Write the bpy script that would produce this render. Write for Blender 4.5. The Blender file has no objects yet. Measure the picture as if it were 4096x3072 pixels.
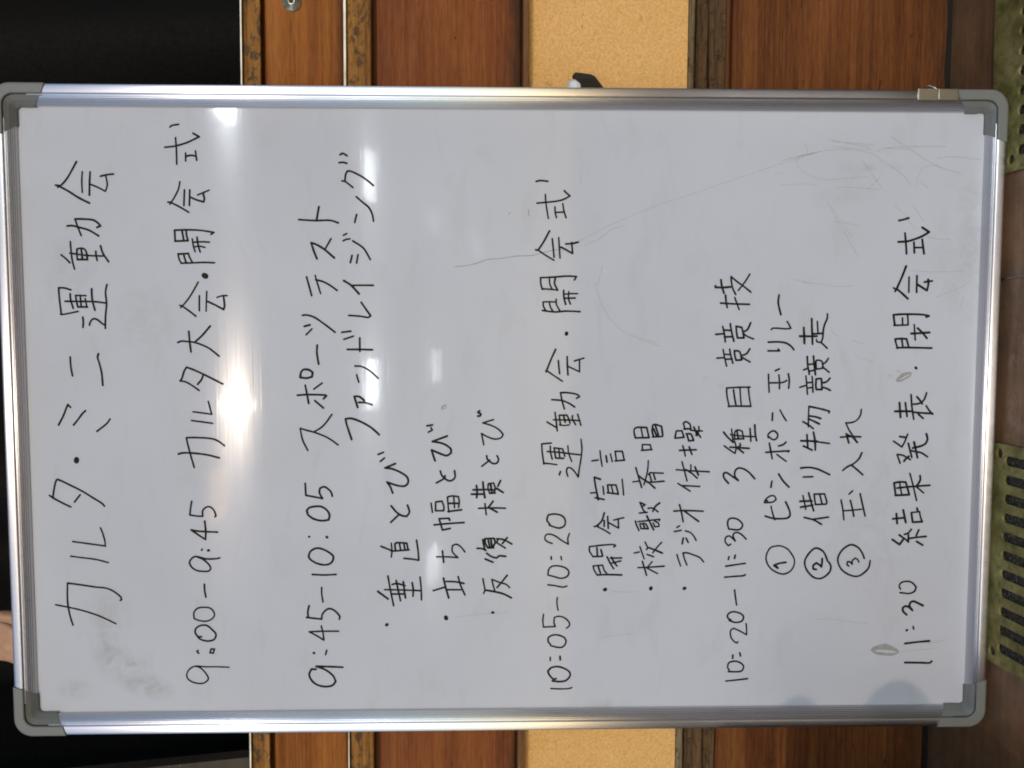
import bpy, bmesh, math, random
from mathutils import Vector, Matrix, noise
R = math.radians
SC = bpy.context.scene
COL = SC.collection

# ---------------------------------------------------------------- camera
CAM_POS = Vector((0.0883, -0.8000, 0.5489))
CAM_AX = ((0.0011, -0.11154, -0.99376), (0.99759, 0.06907, -0.00665), (0.06938, -0.99136, 0.11134))
cd = bpy.data.cameras.new('camera'); cam = bpy.data.objects.new('camera', cd); COL.objects.link(cam)
m = Matrix.Identity(4)
for c in range(3):
    for r in range(3):
        m[r][c] = CAM_AX[c][r]
m.translation = CAM_POS
cam.matrix_world = m
cd.sensor_width = 36; cd.lens = 3600 / 4096 * 36
cd.clip_start = 0.02; cd.clip_end = 400
SC.camera = cam

# ---------------------------------------------------------------- light
SUN_EL, SUN_AZ = 20.6, 185.4          # azimuth from +Y clockwise: behind the camera, a little to its left
w = bpy.data.worlds.new('World'); SC.world = w; w.use_nodes = True
nt = w.node_tree; bg = nt.nodes['Background']
sky = nt.nodes.new('ShaderNodeTexSky'); sky.sky_type = 'NISHITA'; sky.sun_disc = False
sky.sun_elevation = R(SUN_EL); sky.sun_rotation = R(SUN_AZ); sky.dust_density = 0.6; sky.air_density = 1.0; sky.ozone_density=2.0
nt.links.new(sky.outputs[0], bg.inputs[0]); bg.inputs[1].default_value = 0.12
sd = bpy.data.lights.new('sun', 'SUN'); sd.energy = 0.55; sd.angle = R(1.1); sd.color = (1.0, 0.82, 0.66)
sun = bpy.data.objects.new('sun', sd); COL.objects.link(sun)
az, el = R(SUN_AZ), R(SUN_EL)
sdir = Vector((math.sin(az) * math.cos(el), math.cos(az) * math.cos(el), math.sin(el)))
sun.rotation_euler = sdir.to_track_quat('Z', 'Y').to_euler(); sun.location = sdir * 5
SC.view_settings.view_transform = 'Standard'; SC.view_settings.look = 'None'
SC.view_settings.exposure = 0.24; SC.view_settings.gamma = 1
SC.cycles.filter_width = 1.9

# ---------------------------------------------------------------- helpers
def tag(o, label=None, cat=None, group=None, kind=None):
    if label: o['label'] = label
    if cat: o['category'] = cat
    if group: o['group'] = group
    if kind: o['kind'] = kind
    return o
def empty(name, loc=(0, 0, 0)):
    o = bpy.data.objects.new(name, None); COL.objects.link(o); o.location = loc; return o
def mesh(name, vs, fs, mat, parent=None, smooth=False):
    me = bpy.data.meshes.new(name); me.from_pydata([tuple(v) for v in vs], [], fs); me.update()
    if smooth:
        for p in me.polygons: p.use_smooth = True
    o = bpy.data.objects.new(name, me); COL.objects.link(o)
    if mat: me.materials.append(mat)
    if parent: o.parent = parent
    return o
def from_bm(name, bm, mat, parent=None, smooth=False):
    bmesh.ops.recalc_face_normals(bm, faces=bm.faces)
    me = bpy.data.meshes.new(name); bm.to_mesh(me); bm.free()
    if smooth:
        for p in me.polygons: p.use_smooth = True
    o = bpy.data.objects.new(name, me); COL.objects.link(o)
    if mat: me.materials.append(mat)
    if parent: o.parent = parent
    return o
def bevelled(name, corners8, mat, parent, bev=0.0015):
    """corners8: 4 front (x,z order ll,lr,ur,ul at y0) then 4 back"""
    bm = bmesh.new(); v = [bm.verts.new(c) for c in corners8]
    for f in ((0, 1, 2, 3), (7, 6, 5, 4), (0, 4, 5, 1), (1, 5, 6, 2), (2, 6, 7, 3), (3, 7, 4, 0)):
        bm.faces.new([v[i] for i in f])
    if bev: bmesh.ops.bevel(bm, geom=list(bm.edges), offset=bev, segments=2, affect='EDGES', profile=0.5)
    return from_bm(name, bm, mat, parent)

# material building
def newmat(name):
    mt = bpy.data.materials.new(name); mt.use_nodes = True
    n = mt.node_tree.nodes; l = mt.node_tree.links
    return mt, n, l, n['Principled BSDF']
def mapping(n, l, scale=(1, 1, 1), loc=(0, 0, 0), rot=(0, 0, 0)):
    tc = n.new('ShaderNodeTexCoord'); mp = n.new('ShaderNodeMapping')
    mp.inputs['Scale'].default_value = scale; mp.inputs['Location'].default_value = loc; mp.inputs['Rotation'].default_value = rot
    l.new(tc.outputs['Object'], mp.inputs[0]); return mp
def noisetex(n, l, mp, scale, detail=4, rough=0.55, dist=0.0):
    t = n.new('ShaderNodeTexNoise'); t.inputs['Scale'].default_value = scale; t.inputs['Detail'].default_value = detail
    t.inputs['Roughness'].default_value = rough; t.inputs['Distortion'].default_value = dist
    l.new(mp.outputs[0], t.inputs['Vector']); return t
def ramp(n, l, src, stops):
    r = n.new('ShaderNodeValToRGB'); e = r.color_ramp.elements
    while len(e) < len(stops): e.new(0.5)
    for i, (p, c) in enumerate(stops):
        e[i].position = p; e[i].color = (*c, 1) if len(c) == 3 else c
    l.new(src, r.inputs[0]); return r
def mix(n, l, fac, a, b, mode='MIX'):
    x = n.new('ShaderNodeMix'); x.data_type = 'RGBA'; x.blend_type = mode
    for k, s in ((0, fac), (6, a), (7, b)):
        if hasattr(s, 'links') or hasattr(s, 'is_linked'): l.new(s, x.inputs[k])
        else: x.inputs[k].default_value = s if k == 0 else (*s, 1)
    return x.outputs[2]
def math_(n, l, op, a, b=None, clamp=False):
    x = n.new('ShaderNodeMath'); x.operation = op; x.use_clamp = clamp
    for i, s in enumerate((a, b)):
        if s is None: continue
        if hasattr(s, 'is_linked'): l.new(s, x.inputs[i])
        else: x.inputs[i].default_value = s
    return x.outputs[0]
def bump(n, l, h, strength, dist, bsdf, prev=None):
    b = n.new('ShaderNodeBump'); b.inputs['Strength'].default_value = strength; b.inputs['Distance'].default_value = dist
    l.new(h, b.inputs['Height']); l.new(b.outputs[0], bsdf.inputs['Normal']); return b

def wood(name, dark, mid, light, seed, worn=0.0, rough=0.42, grain=1.0, wear_col=(0.020, 0.014, 0.009), edge=None, speck=0.0):
    """varnished wood, grain along X. edge=(z_centre, half_width, strength) of a worn dark stain band running along the board"""
    mt, n, l, b = newmat(name)
    mp = mapping(n, l, (1.3, 8, 26 * grain), (seed * 3.1, seed, seed * 1.7)); a = noisetex(n, l, mp, 1.6, 3, 0.5, 0.4)
    mp2 = mapping(n, l, (5, 60, 210 * grain), (seed, seed * 2.3, seed)); c = noisetex(n, l, mp2, 1.5, 4, 0.6, 0.2)
    mpf = mapping(n, l, (60, 300, 700), (seed, seed * 1.3, seed)); f = noisetex(n, l, mpf, 1.0, 3, 0.6)
    s = math_(n, l, 'ADD', math_(n, l, 'ADD', math_(n, l, 'MULTIPLY', a.outputs[0], 0.42), math_(n, l, 'MULTIPLY', c.outputs[0], 0.33)), math_(n, l, 'MULTIPLY', f.outputs[0], 0.25))
    col = ramp(n, l, s, [(0.38, dark), (0.50, mid), (0.61, light)]).outputs[0]
    mp3 = mapping(n, l, (26, 100, 500), (seed * 5, 0, seed)); p = noisetex(n, l, mp3, 1.0, 2, 0.5)
    pr = ramp(n, l, p.outputs[0], [(0.60, (0, 0, 0)), (0.70, (1, 1, 1))])
    col = mix(n, l, math_(n, l, 'MULTIPLY', pr.outputs[0], 0.5), col, dark)
    # small knocks and dirt spots
    mp4 = mapping(n, l, (38, 38, 70), (seed * 2, seed, 3)); d = noisetex(n, l, mp4, 1.0, 4, 0.65, 1.2)
    thr = 0.76 - 0.26 * worn
    wf = math_(n, l, 'MULTIPLY', ramp(n, l, d.outputs[0], [(thr, (0, 0, 0)), (thr + 0.07, (1, 1, 1))]).outputs[0], 0.75)
    if speck:
        mp5 = mapping(n, l, (85, 85, 120), (seed, 3, seed)); e5 = noisetex(n, l, mp5, 1.0, 4, 0.75, 0.5)
        wf = math_(n, l, 'MAXIMUM', wf, math_(n, l, 'MULTIPLY', ramp(n, l, e5.outputs[0], [(0.53, (0, 0, 0)), (0.62, (1, 1, 1))]).outputs[0], speck))
    if edge:
        sep = n.new('ShaderNodeSeparateXYZ'); tc = n.new('ShaderNodeTexCoord'); l.new(tc.outputs['Object'], sep.inputs[0])
        mpe = mapping(n, l, (16, 16, 60), (seed, 1, 2)); ne = noisetex(n, l, mpe, 1.0, 5, 0.7, 1.0)
        dz = math_(n, l, 'DIVIDE', math_(n, l, 'ABSOLUTE', math_(n, l, 'SUBTRACT', sep.outputs[2], edge[0])), edge[1])
        m_ = math_(n, l, 'SUBTRACT', math_(n, l, 'MULTIPLY', ne.outputs[0], 2.0), dz)
        er = ramp(n, l, m_, [(-0.1 + 0.1, (0, 0, 0)), (1.0, (1, 1, 1))])
        wf = math_(n, l, 'MAXIMUM', wf, math_(n, l, 'MULTIPLY', er.outputs[0], edge[2]))
    col = mix(n, l, wf, col, wear_col)
    l.new(col, b.inputs['Base Color'])
    rr = ramp(n, l, d.outputs[0], [(0.3, (rough,) * 3), (0.75, (min(1, rough + 0.3),) * 3)])
    l.new(rr.outputs[0], b.inputs['Roughness'])
    b.inputs['Specular IOR Level'].default_value = 0.15
    bump(n, l, s, 0.3, 0.001, b)
    return mt

STROKES = {
'B': '''2653,7694 2668,7672 2677,7616/2470,7745 2482,7651 2511,7550 2537,7492 2567,7431 2598,7487/2557,7646 2442,7641 2319,7641/2420,7558 2347,7559/2438,7468 2355,7459/2389,7558 2399,7511 2391,7463/1974,7730 1971,7697/1955,7712 2014,7672 2093,7631 2160,7616/1968,7697 1928,7619 1882,7542/2086,7577 1943,7585/2086,7528 1944,7535/2019,7522 1995,7467 1977,7404 2007,7397 2051,7406/2040,7458 2063,7402 2084,7352/1718,7676 1722,7568 1718,7441 1699,7316 1681,7343/1718,7676 1658,7673 1618,7674/1618,7674 1623,7555/1714,7608 1666,7600 1623,7593/1710,7570 1666,7566 1623,7555/1639,7516 1579,7508 1522,7492/1655,7472 1587,7464 1520,7446/1609,7500 1613,7428 1610,7360/1567,7493 1573,7453 1562,7401/1501,7649 1503,7590 1506,7554/1501,7649 1460,7642 1416,7623/1416,7623 1420,7512 1424,7416 1421,7317/1499,7598 1460,7589 1420,7576/1506,7554 1468,7543 1422,7518/o30 1301,7407/1028,7645 1024,7617/1006,7637 1064,7584 1132,7535 1243,7470/1012,7609 972,7554 928,7499/1116,7463 980,7466/1157,7394 1069,7399 976,7404/1065,7388 1029,7313 990,7242 1029,7233 1109,7240/1102,7300 1117,7255 1119,7208/787,7568 698,7562 597,7552/684,7672 697,7633 692,7577 686,7521 662,7449 626,7378 557,7293/686,7517 747,7448 837,7369/326,7658 351,7641 415,7620 454,7596 425,7519 367,7400 298,7266/325,7658 318,7610 282,7546 237,7485/383,7444 338,7461 294,7498/135,7403 82,7390 13,7373 25,7456 37,7546/-45,7561 -58,7466 -72,7368/-488,7547 -371,7578 -223,7611 -207,7598 -207,7493 -215,7389 -236,7324 -283,7261/-361,7692 -350,7642 -354,7537 -371,7416 -398,7312/-809,7578 -874,7590 -940,7599 -950,7535 -953,7478 -899,7477 -866,7443 -866,7403 -899,7371 -949,7354 -959,7366/-1082,7590 -1131,7523 -1175,7458 -1098,7453 -1000,7461/-1082,7590 -1096,7514 -1105,7343/o12 -1273,7493/o15 -1280,7432/-1352,7328 -1360,7365 -1361,7455 -1338,7548 -1359,7593 -1400,7612 -1446,7587 -1474,7539 -1481,7482 -1477,7433 -1447,7416 -1406,7439 -1364,7487 -1342,7540/-1606,7478 -1669,7476 -1729,7466/-1929,7582 -1878,7582 -1838,7547 -1828,7489 -1839,7424 -1892,7389 -1938,7410 -1963,7468 -1956,7533 -1936,7582/-2113,7516 -2115,7549 -2072,7575 -2030,7564 -2003,7518 -2006,7461 -2048,7412 -2091,7379 -2141,7398 -2156,7456 -2144,7513 -2125,7545/-2275,7545 -2257,7563 -2246,7552/-2272,7440 -2234,7429 -2234,7396 -2276,7409 -2268,7438/-2413,7263 -2408,7379 -2407,7486 -2400,7580 -2427,7634 -2478,7664 -2529,7649 -2563,7588 -2568,7514 -2539,7468 -2505,7464 -2445,7503 -2411,7544 -2402,7580''',
'A': '''2123,8745 2118,8702/2105,8726 2128,8690 2183,8641 2257,8595 2336,8550/2108,8702 2065,8625 2010,8540 1962,8444/2245,8500 2160,8507 2059,8506/2243,8429 2144,8437 2033,8442/2130,8423 2105,8364 2070,8296 2129,8277 2204,8287/2206,8336 2220,8274 2226,8219/1753,8653 1756,8604 1738,8533 1715,8455 1664,8370/1667,8528 1734,8553 1817,8580/1817,8580 1817,8515 1810,8421 1782,8374 1755,8350 1741,8382/1490,8717 1457,8677 1417,8638/1611,8629 1536,8625 1449,8618 1360,8599/1506,8637 1490,8525 1483,8447 1480,8336/1447,8570 1497,8573 1544,8570 1551,8531 1540,8500 1505,8484 1445,8478/1447,8570 1448,8478/1544,8532 1497,8527 1453,8525/1523,8399 1481,8398 1440,8389/1573,8355 1505,8335 1428,8286/1169,8639 1186,8694 1188,8749 1098,8746 942,8733/946,8741 945,8705 971,8578/1134,8646 1074,8642 999,8622/1064,8694 1063,8595 1063,8499 1060,8412 1049,8327/1118,8597 1116,8502/1118,8597 1067,8590 1012,8580 1012,8491/1119,8555 1015,8548/1089,8510 1015,8497/1179,8448 1115,8448 1059,8442 983,8424/917,8537 874,8534 825,8539/844,8478 875,8469 903,8441 895,8405 863,8366 843,8335/814,8334 923,8329 1043,8316 1147,8322 1219,8307/549,8664 464,8662 374,8649/579,8404 545,8413 488,8398 399,8380 286,8373/80,8676 106,8701 67,8718 -6,8749 -86,8793/49,8539 18,8572 -38,8614 -86,8655/-30,8316 -67,8342 -103,8384 -146,8441/o29 -417,8638/-774,8869 -679,8852 -613,8833 -601,8809 -647,8714 -709,8595 -771,8500 -821,8421 -852,8392/-749,8898 -774,8863 -815,8792 -859,8705/-744,8614 -779,8642 -813,8669/-1059,8435 -1118,8414 -1185,8398 -1233,8395 -1222,8466 -1207,8570 -1188,8698/-1328,8721 -1341,8631 -1361,8486 -1392,8372/-1992,8721 -1904,8745 -1811,8760 -1719,8765 -1586,8759 -1603,8640 -1625,8502 -1638,8397 -1672,8325 -1718,8270 -1748,8258 -1756,8271/-1794,8877 -1820,8752 -1850,8631 -1893,8502 -1940,8398 -1981,8319''',
'D': '''2412,6148 2424,6122 2403,6086/2339,6159 2343,6123 2334,6087/2175,6135 2164,6097 2114,6034/2172,6107 2231,6100 2263,6084 2261,6048 2220,5961 2177,5897 2133,5846/2030,6004 1974,5939 1935,5892 1875,5860 1808,5847/1867,6003 1795,6021/1677,6127 1693,6096/1626,6130 1640,6099 1644,6067/1626,6041 1580,5968 1540,5928 1454,5880/1492,6049 1426,6065/1499,5994 1422,6008/1259,6128 1215,6060 1137,5988/1215,6060 1217,5963 1216,5855/1059,5969 994,5925 934,5882 919,5910 930,5982 937,6086/780,6152 790,6069/714,6134 744,6045/728,5986 602,5986/620,6103 620,5986 617,5868/465,6034 460,5971 423,5899 350,5818/382,6019 313,5999/76,6012 179,6043 178,5998 142,5950/123,6001 121,5942 101,5877/-227,6072 -92,6115 -33,6127 -28,6074 -55,5993 -104,5904 -150,5847 -183,5813''',
'C': '''1819,6536 1811,6381 1814,6253 1791,6172/1937,6349 1810,6373/1461,6374 1531,6401 1607,6425 1591,6376 1547,6304 1469,6213/1645,6241 1543,6301/1293,6472 1207,6449 1120,6427/1307,6392 1223,6369 1139,6344/1267,6388 1251,6324 1219,6261 1169,6191/937,6515 940,6473 917,6401 845,6298 780,6214/835,6499 849,6447/756,6484 811,6429/660,6382 586,6386 482,6371/391,6540 358,6545 352,6482 366,6433 407,6429 430,6465 431,6513 403,6539/285,6499 203,6484 114,6469/191,6573 197,6476 193,6323 185,6302 158,6331/248,6420 305,6341/140,6412 71,6332/-329,6484 -230,6531 -120,6552 -140,6489 -157,6425 -194,6328 -231,6263 -279,6199/-157,6429 -116,6359 -67,6310 11,6254/-643,6513 -757,6508 -771,6433 -788,6352 -734,6380 -689,6375 -676,6334 -701,6294 -730,6270 -766,6260/-924,6497 -900,6500 -871,6467 -863,6377 -892,6321 -942,6289 -992,6297 -1000,6363 -983,6436 -945,6489 -916,6497/o12 -1153,6483/o15 -1158,6316/-1377,6470 -1345,6490 -1295,6473 -1266,6424 -1270,6367 -1308,6293 -1350,6257 -1405,6278 -1425,6336 -1412,6409 -1383,6462/-1517,6459 -1523,6345 -1518,6234/-1643,6372 -1706,6372 -1784,6361/-1819,6493 -1874,6506 -1933,6503/-1933,6520 -1951,6376 -1900,6367 -1852,6317 -1859,6267 -1893,6227 -1927,6204 -1952,6209/-2073,6497 -2111,6427 -2156,6358 -2086,6365 -2017,6381/-2073,6497 -2069,6386 -2069,6216/o14 -2281,6454/-2255,6332 -2297,6343/-2440,6436 -2439,6480 -2490,6502 -2547,6481 -2593,6427 -2611,6350 -2600,6283 -2561,6250 -2504,6276 -2446,6347 -2411,6435 -2416,6303 -2422,6182''',
'E': '''-370,5825 -349,5776/-436,5805 -404,5766/-457,5664 -498,5761 -509,5687 -546,5606 -588,5553 -638,5545 -671,5578 -666,5648 -633,5744 -678,5713 -738,5691/-860,5707 -920,5658 -953,5609 -962,5560 -920,5535 -855,5552/-949,5638 -1019,5712/-1248,5807 -1282,5726 -1295,5694 -1284,5541/-1219,5708 -1290,5703 -1353,5709/-1286,5669 -1232,5673 -1215,5652 -1220,5561 -1283,5550/-1222,5631 -1287,5620/-1220,5590 -1283,5580/-1366,5589 -1375,5505 -1386,5449 -1292,5455 -1191,5469/-1684,5841 -1759,5743/-1535,5743 -1668,5721 -1825,5691/-1668,5775 -1673,5598 -1680,5432/-1618,5703 -1610,5655 -1631,5581/-1711,5701 -1711,5581/-1580,5665 -1669,5647 -1777,5625/-1593,5597 -1669,5589 -1749,5578/-1602,5513 -1670,5503 -1733,5506/-1548,5438 -1653,5428 -1770,5425/o18 -2010,5757''',
'F': '''-99,5364 -91,5313/-116,5327 -138,5313 -160,5352/-196,5174 -248,5314 -266,5220 -312,5146 -357,5138 -382,5179 -365,5237 -328,5322 -382,5306 -431,5290/-529,5241 -572,5225 -614,5180 -622,5139 -589,5102 -527,5106/-574,5196 -601,5205 -643,5279/-836,5329 -925,5317/-830,5286 -909,5287 -909,5210 -871,5208 -817,5226 -825,5286/-922,5161 -847,5169 -778,5174 -768,5132 -774,5070 -830,5062 -876,5070/-917,5169 -901,5041/-772,5115 -880,5107/-838,5165 -839,5070/-1001,5153 -982,5161 -986,5254 -1038,5239 -1095,5223 -1080,5149/-1045,5301 -1032,5157 -1024,5017/-1297,5224 -1406,5212/-1353,5278 -1354,5175 -1362,5076 -1306,5129 -1247,5129 -1233,5092 -1256,5051 -1307,5010/-1681,5313 -1648,5205/-1560,5215 -1655,5193 -1752,5166/-1592,5188 -1596,5101 -1612,5020/-1672,5180 -1674,5052/-1546,5075 -1630,5052 -1725,5011/o23 -1947,5192''',
'H': '''2178,4341 2186,4301 2180,4233/1979,4333 1988,4240 1998,4151 2014,4087 2047,4026 2070,4055 2095,4081/2059,4256 1965,4248 1838,4227/1946,4166 1894,4163 1846,4151/1975,4093 1910,4082 1846,4062/1894,4163 1898,4090/1549,4344 1545,4319/1549,4319 1621,4271 1724,4215/1545,4319 1501,4254 1453,4173/1652,4190 1565,4180 1481,4172/1662,4129 1565,4123 1475,4116/1574,4117 1567,4092 1516,3999 1618,4008/1604,4062 1608,4003 1621,3947/1182,4278 1227,4294 1291,4298 1296,4181 1306,4051 1302,3961 1270,3981/1187,4286 1183,4204 1175,4135/1279,4215 1227,4209 1185,4188/1285,4160 1235,4166 1179,4139/1172,4081 1106,4078 1043,4061/1161,4032 1098,4035 1045,4017/1138,4074 1143,4009 1143,3950/1100,4072 1102,3972/986,4248 1025,4269 1065,4273 1067,4204 1064,4151/1064,4214 1017,4204 976,4179/1090,4151 1041,4147 980,4114/986,4279 972,4163 980,4057 975,3926/o20 769,4052/418,4246 414,4234/410,4241 451,4226 533,4194 622,4153/414,4226 369,4160 321,4088/516,4128 394,4115/553,4045 467,4042 381,4036/463,4038 410,3927 524,3928/512,3977 526,3932 539,3887/59,4068 131,4089 213,4106 213,4036 198,3954 176,3925 160,3954/147,4188 139,4094 114,4028 77,3970/-65,4232 -115,4146/26,4157 -50,4146 -148,4135/-44,4171 -46,4035 -52,3920/-96,4105 -42,4111 -1,4117 1,4044 -34,4027 -75,4014/-91,4113 -98,4068 -92,4022/-5,4075 -67,4060/-5,3990 -34,3992 -90,3962/9,3943 -42,3928 -96,3911/-265,4190 -273,4281 -354,4276 -466,4260/-457,4264 -462,4206 -472,4138/-296,4200 -354,4197 -419,4181/-346,4229 -354,4116 -367,4009 -378,3914/-408,4149 -354,4157 -311,4165 -321,4083 -392,4062/-408,4149 -411,4074/-321,4120 -404,4109/-292,4034 -363,4025 -442,3996/-537,4103 -570,4113/-583,4032 -537,4045 -502,4037 -502,4008 -541,3966 -591,3933 -521,3925 -421,3909 -322,3900 -230,3909/-1230,4178 -1209,4228 -1180,4249 -1146,4236 -1139,4203 -1155,4153 -1201,4087 -1238,4024 -1181,4029 -1134,4014/-1039,4204 -1004,4229 -953,4216 -945,4154 -962,4088 -1004,4055 -1059,4063 -1081,4112 -1067,4170 -1050,4208/-1358,4187 -1383,4186/-1357,4094 -1387,4088/-1533,4218 -1483,4210 -1451,4177 -1448,4111 -1471,4044 -1509,4017 -1551,4035 -1568,4093 -1551,4160 -1535,4218/-1631,4218 -1639,4151 -1654,4076 -1644,4035/-1756,4127 -1813,4130 -1880,4119/-1919,4258 -1982,4265 -2044,4258 -2039,4145 -2000,4158 -1949,4154 -1939,4108 -1954,4058 -1993,4016 -2031,4009 -2056,4037/-2213,4191 -2187,4212 -2145,4208 -2121,4158 -2128,4099 -2154,4053 -2197,4042 -2240,4073 -2243,4124 -2226,4191/-2341,4192 -2374,4192/-2332,4098 -2368,4096/-2552,4135 -2556,4164 -2512,4202 -2478,4215 -2444,4181 -2434,4123 -2449,4064 -2484,4009 -2527,4001 -2570,4038 -2582,4097 -2575,4172/-2650,4185 -2655,4088 -2652,4013 -2642,3983''',
'Q': '''1390,5096 1402,4983 1423,4894 1459,4789 1467,4675 1490,4530 1496,4384 1521,4287 1545,4182 1554,4101/1921,4411 1861,4409/1890,4585 1878,4591/67,5226 92,5214 97,5186 71,5182 59,5206 75,5218 92,5194/51,5235 63,5218/2400,1974 2411,1931 2435,1822 2463,1703''',
'S': '''2269,3927 2158,3927/1598,3882 1647,3760 1736,3639 1776,3518/1406,3718 1285,3749 1204,3765/-1698,3609 -1706,3484 -1704,3350/-2144,3689 -2133,3555 -2106,3379/-1942,5107 -1926,4982 -1907,4775 -1897,4608/355,2756 367,2735 359,2714 337,2722 332,2755 346,2768/280,2606 297,2581 276,2556 257,2572 268,2605/764,3452 723,3337 678,3196/365,990 382,970 365,946 347,965 361,990/423,904 427,888 415,875 400,895 419,904/580,1317 538,1266 526,1191 489,1131/-1989,1614 -1981,1517 -1996,1381 -2017,1245 -2031,1117/-2313,802 -2305,683 -2292,555 -2281,428/-2233,515 -2200,345/2379,2050 2406,1952 2438,1823 2471,1671/2427,1855 2379,1908 2326,1896 2252,1807 2210,1654 2216,1479 2239,1250/2476,1660 2488,1421 2447,1202 2373,1090 2267,923 2161,821/2608,1032 2513,876 2407,708 2323,541 2265,341/2514,1574 2499,1399 2484,1203/2118,786 2225,768 2322,716 2343,629 2323,541/2474,1159 2512,985 2520,504/2404,1309 2319,1242 2138,1105/2408,588 2425,435 2399,170/2136,1542 2137,1346 2116,1126/2539,1858 2518,1824 2428,1811/2155,2066 2167,1849 2156,1718/2261,2112 2272,2036/2204,756 2140,666/2116,1236 2266,1087/2501,1094 2492,831/1974,1585 1829,1483 1685,1380/1821,1549 1805,1433 1782,1301/1254,1831 1238,1665 1214,1500 1222,1335/1278,1913 1246,1748/1976,977 1880,875 1751,772/1687,655 1663,563 1659,439/1977,796 1816,692/1366,793 1354,594 1359,295/1118,552 1151,462 1188,360 1249,258 1290,193/1118,286 1020,316/707,1354 691,1278 674,1236/797,1555 740,1471/2469,1689 2387,1950 2247,2370 2095,2813 1941,3269 1734,3744 1437,4264/2006,1621 1789,1487 1482,1301/1250,3792 986,3694 780,3501 646,3157/2573,1602 2506,1224/2561,1578 2529,1177''',
'G': '''43,4867 29,4886 13,4857 -4,4863 -8,4886/-41,4737 -72,4839 -97,4757 -132,4692 -181,4646 -214,4667 -226,4724 -206,4790 -173,4851 -230,4839 -280,4829/-384,4802 -419,4794 -456,4749 -456,4708 -423,4690 -384,4704/-427,4774 -485,4848/-669,4899 -725,4893 -785,4897/-710,4930 -709,4848/-752,4947 -751,4840/-634,4838 -709,4831 -786,4819/-707,4819 -711,4729/-744,4774 -693,4790 -651,4786 -645,4737 -701,4720 -739,4737/-744,4774 -741,4720/-655,4766 -738,4753/-622,4671 -676,4696/-697,4708 -736,4646/-819,4741 -880,4786 -925,4702/-842,4819 -892,4813 -949,4807/-888,4879 -884,4774 -887,4625/-1189,4839 -1235,4832 -1286,4820/-1273,4894 -1276,4849 -1294,4809/-1269,4791 -1227,4815 -1181,4820 -1177,4733 -1219,4723 -1269,4749/-1269,4791 -1268,4737/-1198,4787 -1261,4774/-1190,4762 -1261,4753/-1182,4691 -1219,4708 -1272,4625/-1182,4708 -1190,4642 -1233,4563/-1171,4607 -1228,4654/-1321,4803 -1353,4758 -1366,4708 -1347,4683 -1352,4621/-1377,4817 -1408,4743/-1568,4839 -1631,4828 -1678,4820 -1711,4832/-1678,4820 -1695,4725 -1717,4642 -1755,4568/-1687,4725 -1632,4741 -1574,4754 -1607,4675 -1624,4617 -1656,4584/-1535,4607 -1590,4650 -1655,4704/o16 -1898,4745''',
'I': '''-340,3728 -413,3719 -488,3706/-436,3804 -428,3744/-388,3670 -448,3660/-370,3629 -445,3610/-434,3571 -345,3584 -346,3515 -430,3496/-437,3583 -430,3492/-613,3722 -592,3780 -671,3769 -809,3741/-790,3770 -807,3685/-744,3815 -740,3754/-680,3697 -759,3687/-742,3644 -667,3653 -668,3573 -757,3549/-742,3655 -755,3551/-676,3618 -745,3599/-614,3515 -689,3506 -764,3499/-1068,3777 -1060,3739/-1064,3756 -1014,3706 -937,3682/-1069,3747 -1102,3681 -1136,3626/-1010,3682 -1065,3683/-971,3650 -1086,3643/-1031,3640 -1084,3544 -994,3549/-1006,3592 -983,3495/-1359,3787 -1308,3820 -1262,3822 -1248,3696 -1243,3596 -1254,3571 -1267,3588/-1359,3787 -1357,3699/-1273,3750 -1350,3745/-1292,3712 -1351,3695/-1361,3652 -1427,3620 -1478,3588/-1364,3610 -1410,3587 -1451,3557/-1375,3620 -1373,3512/-1423,3607 -1402,3520/-1540,3744 -1494,3773 -1450,3785 -1442,3695 -1494,3678 -1520,3656/-1538,3744 -1535,3644 -1539,3510/-1456,3736 -1519,3715/o20 -1681,3669''',
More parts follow.
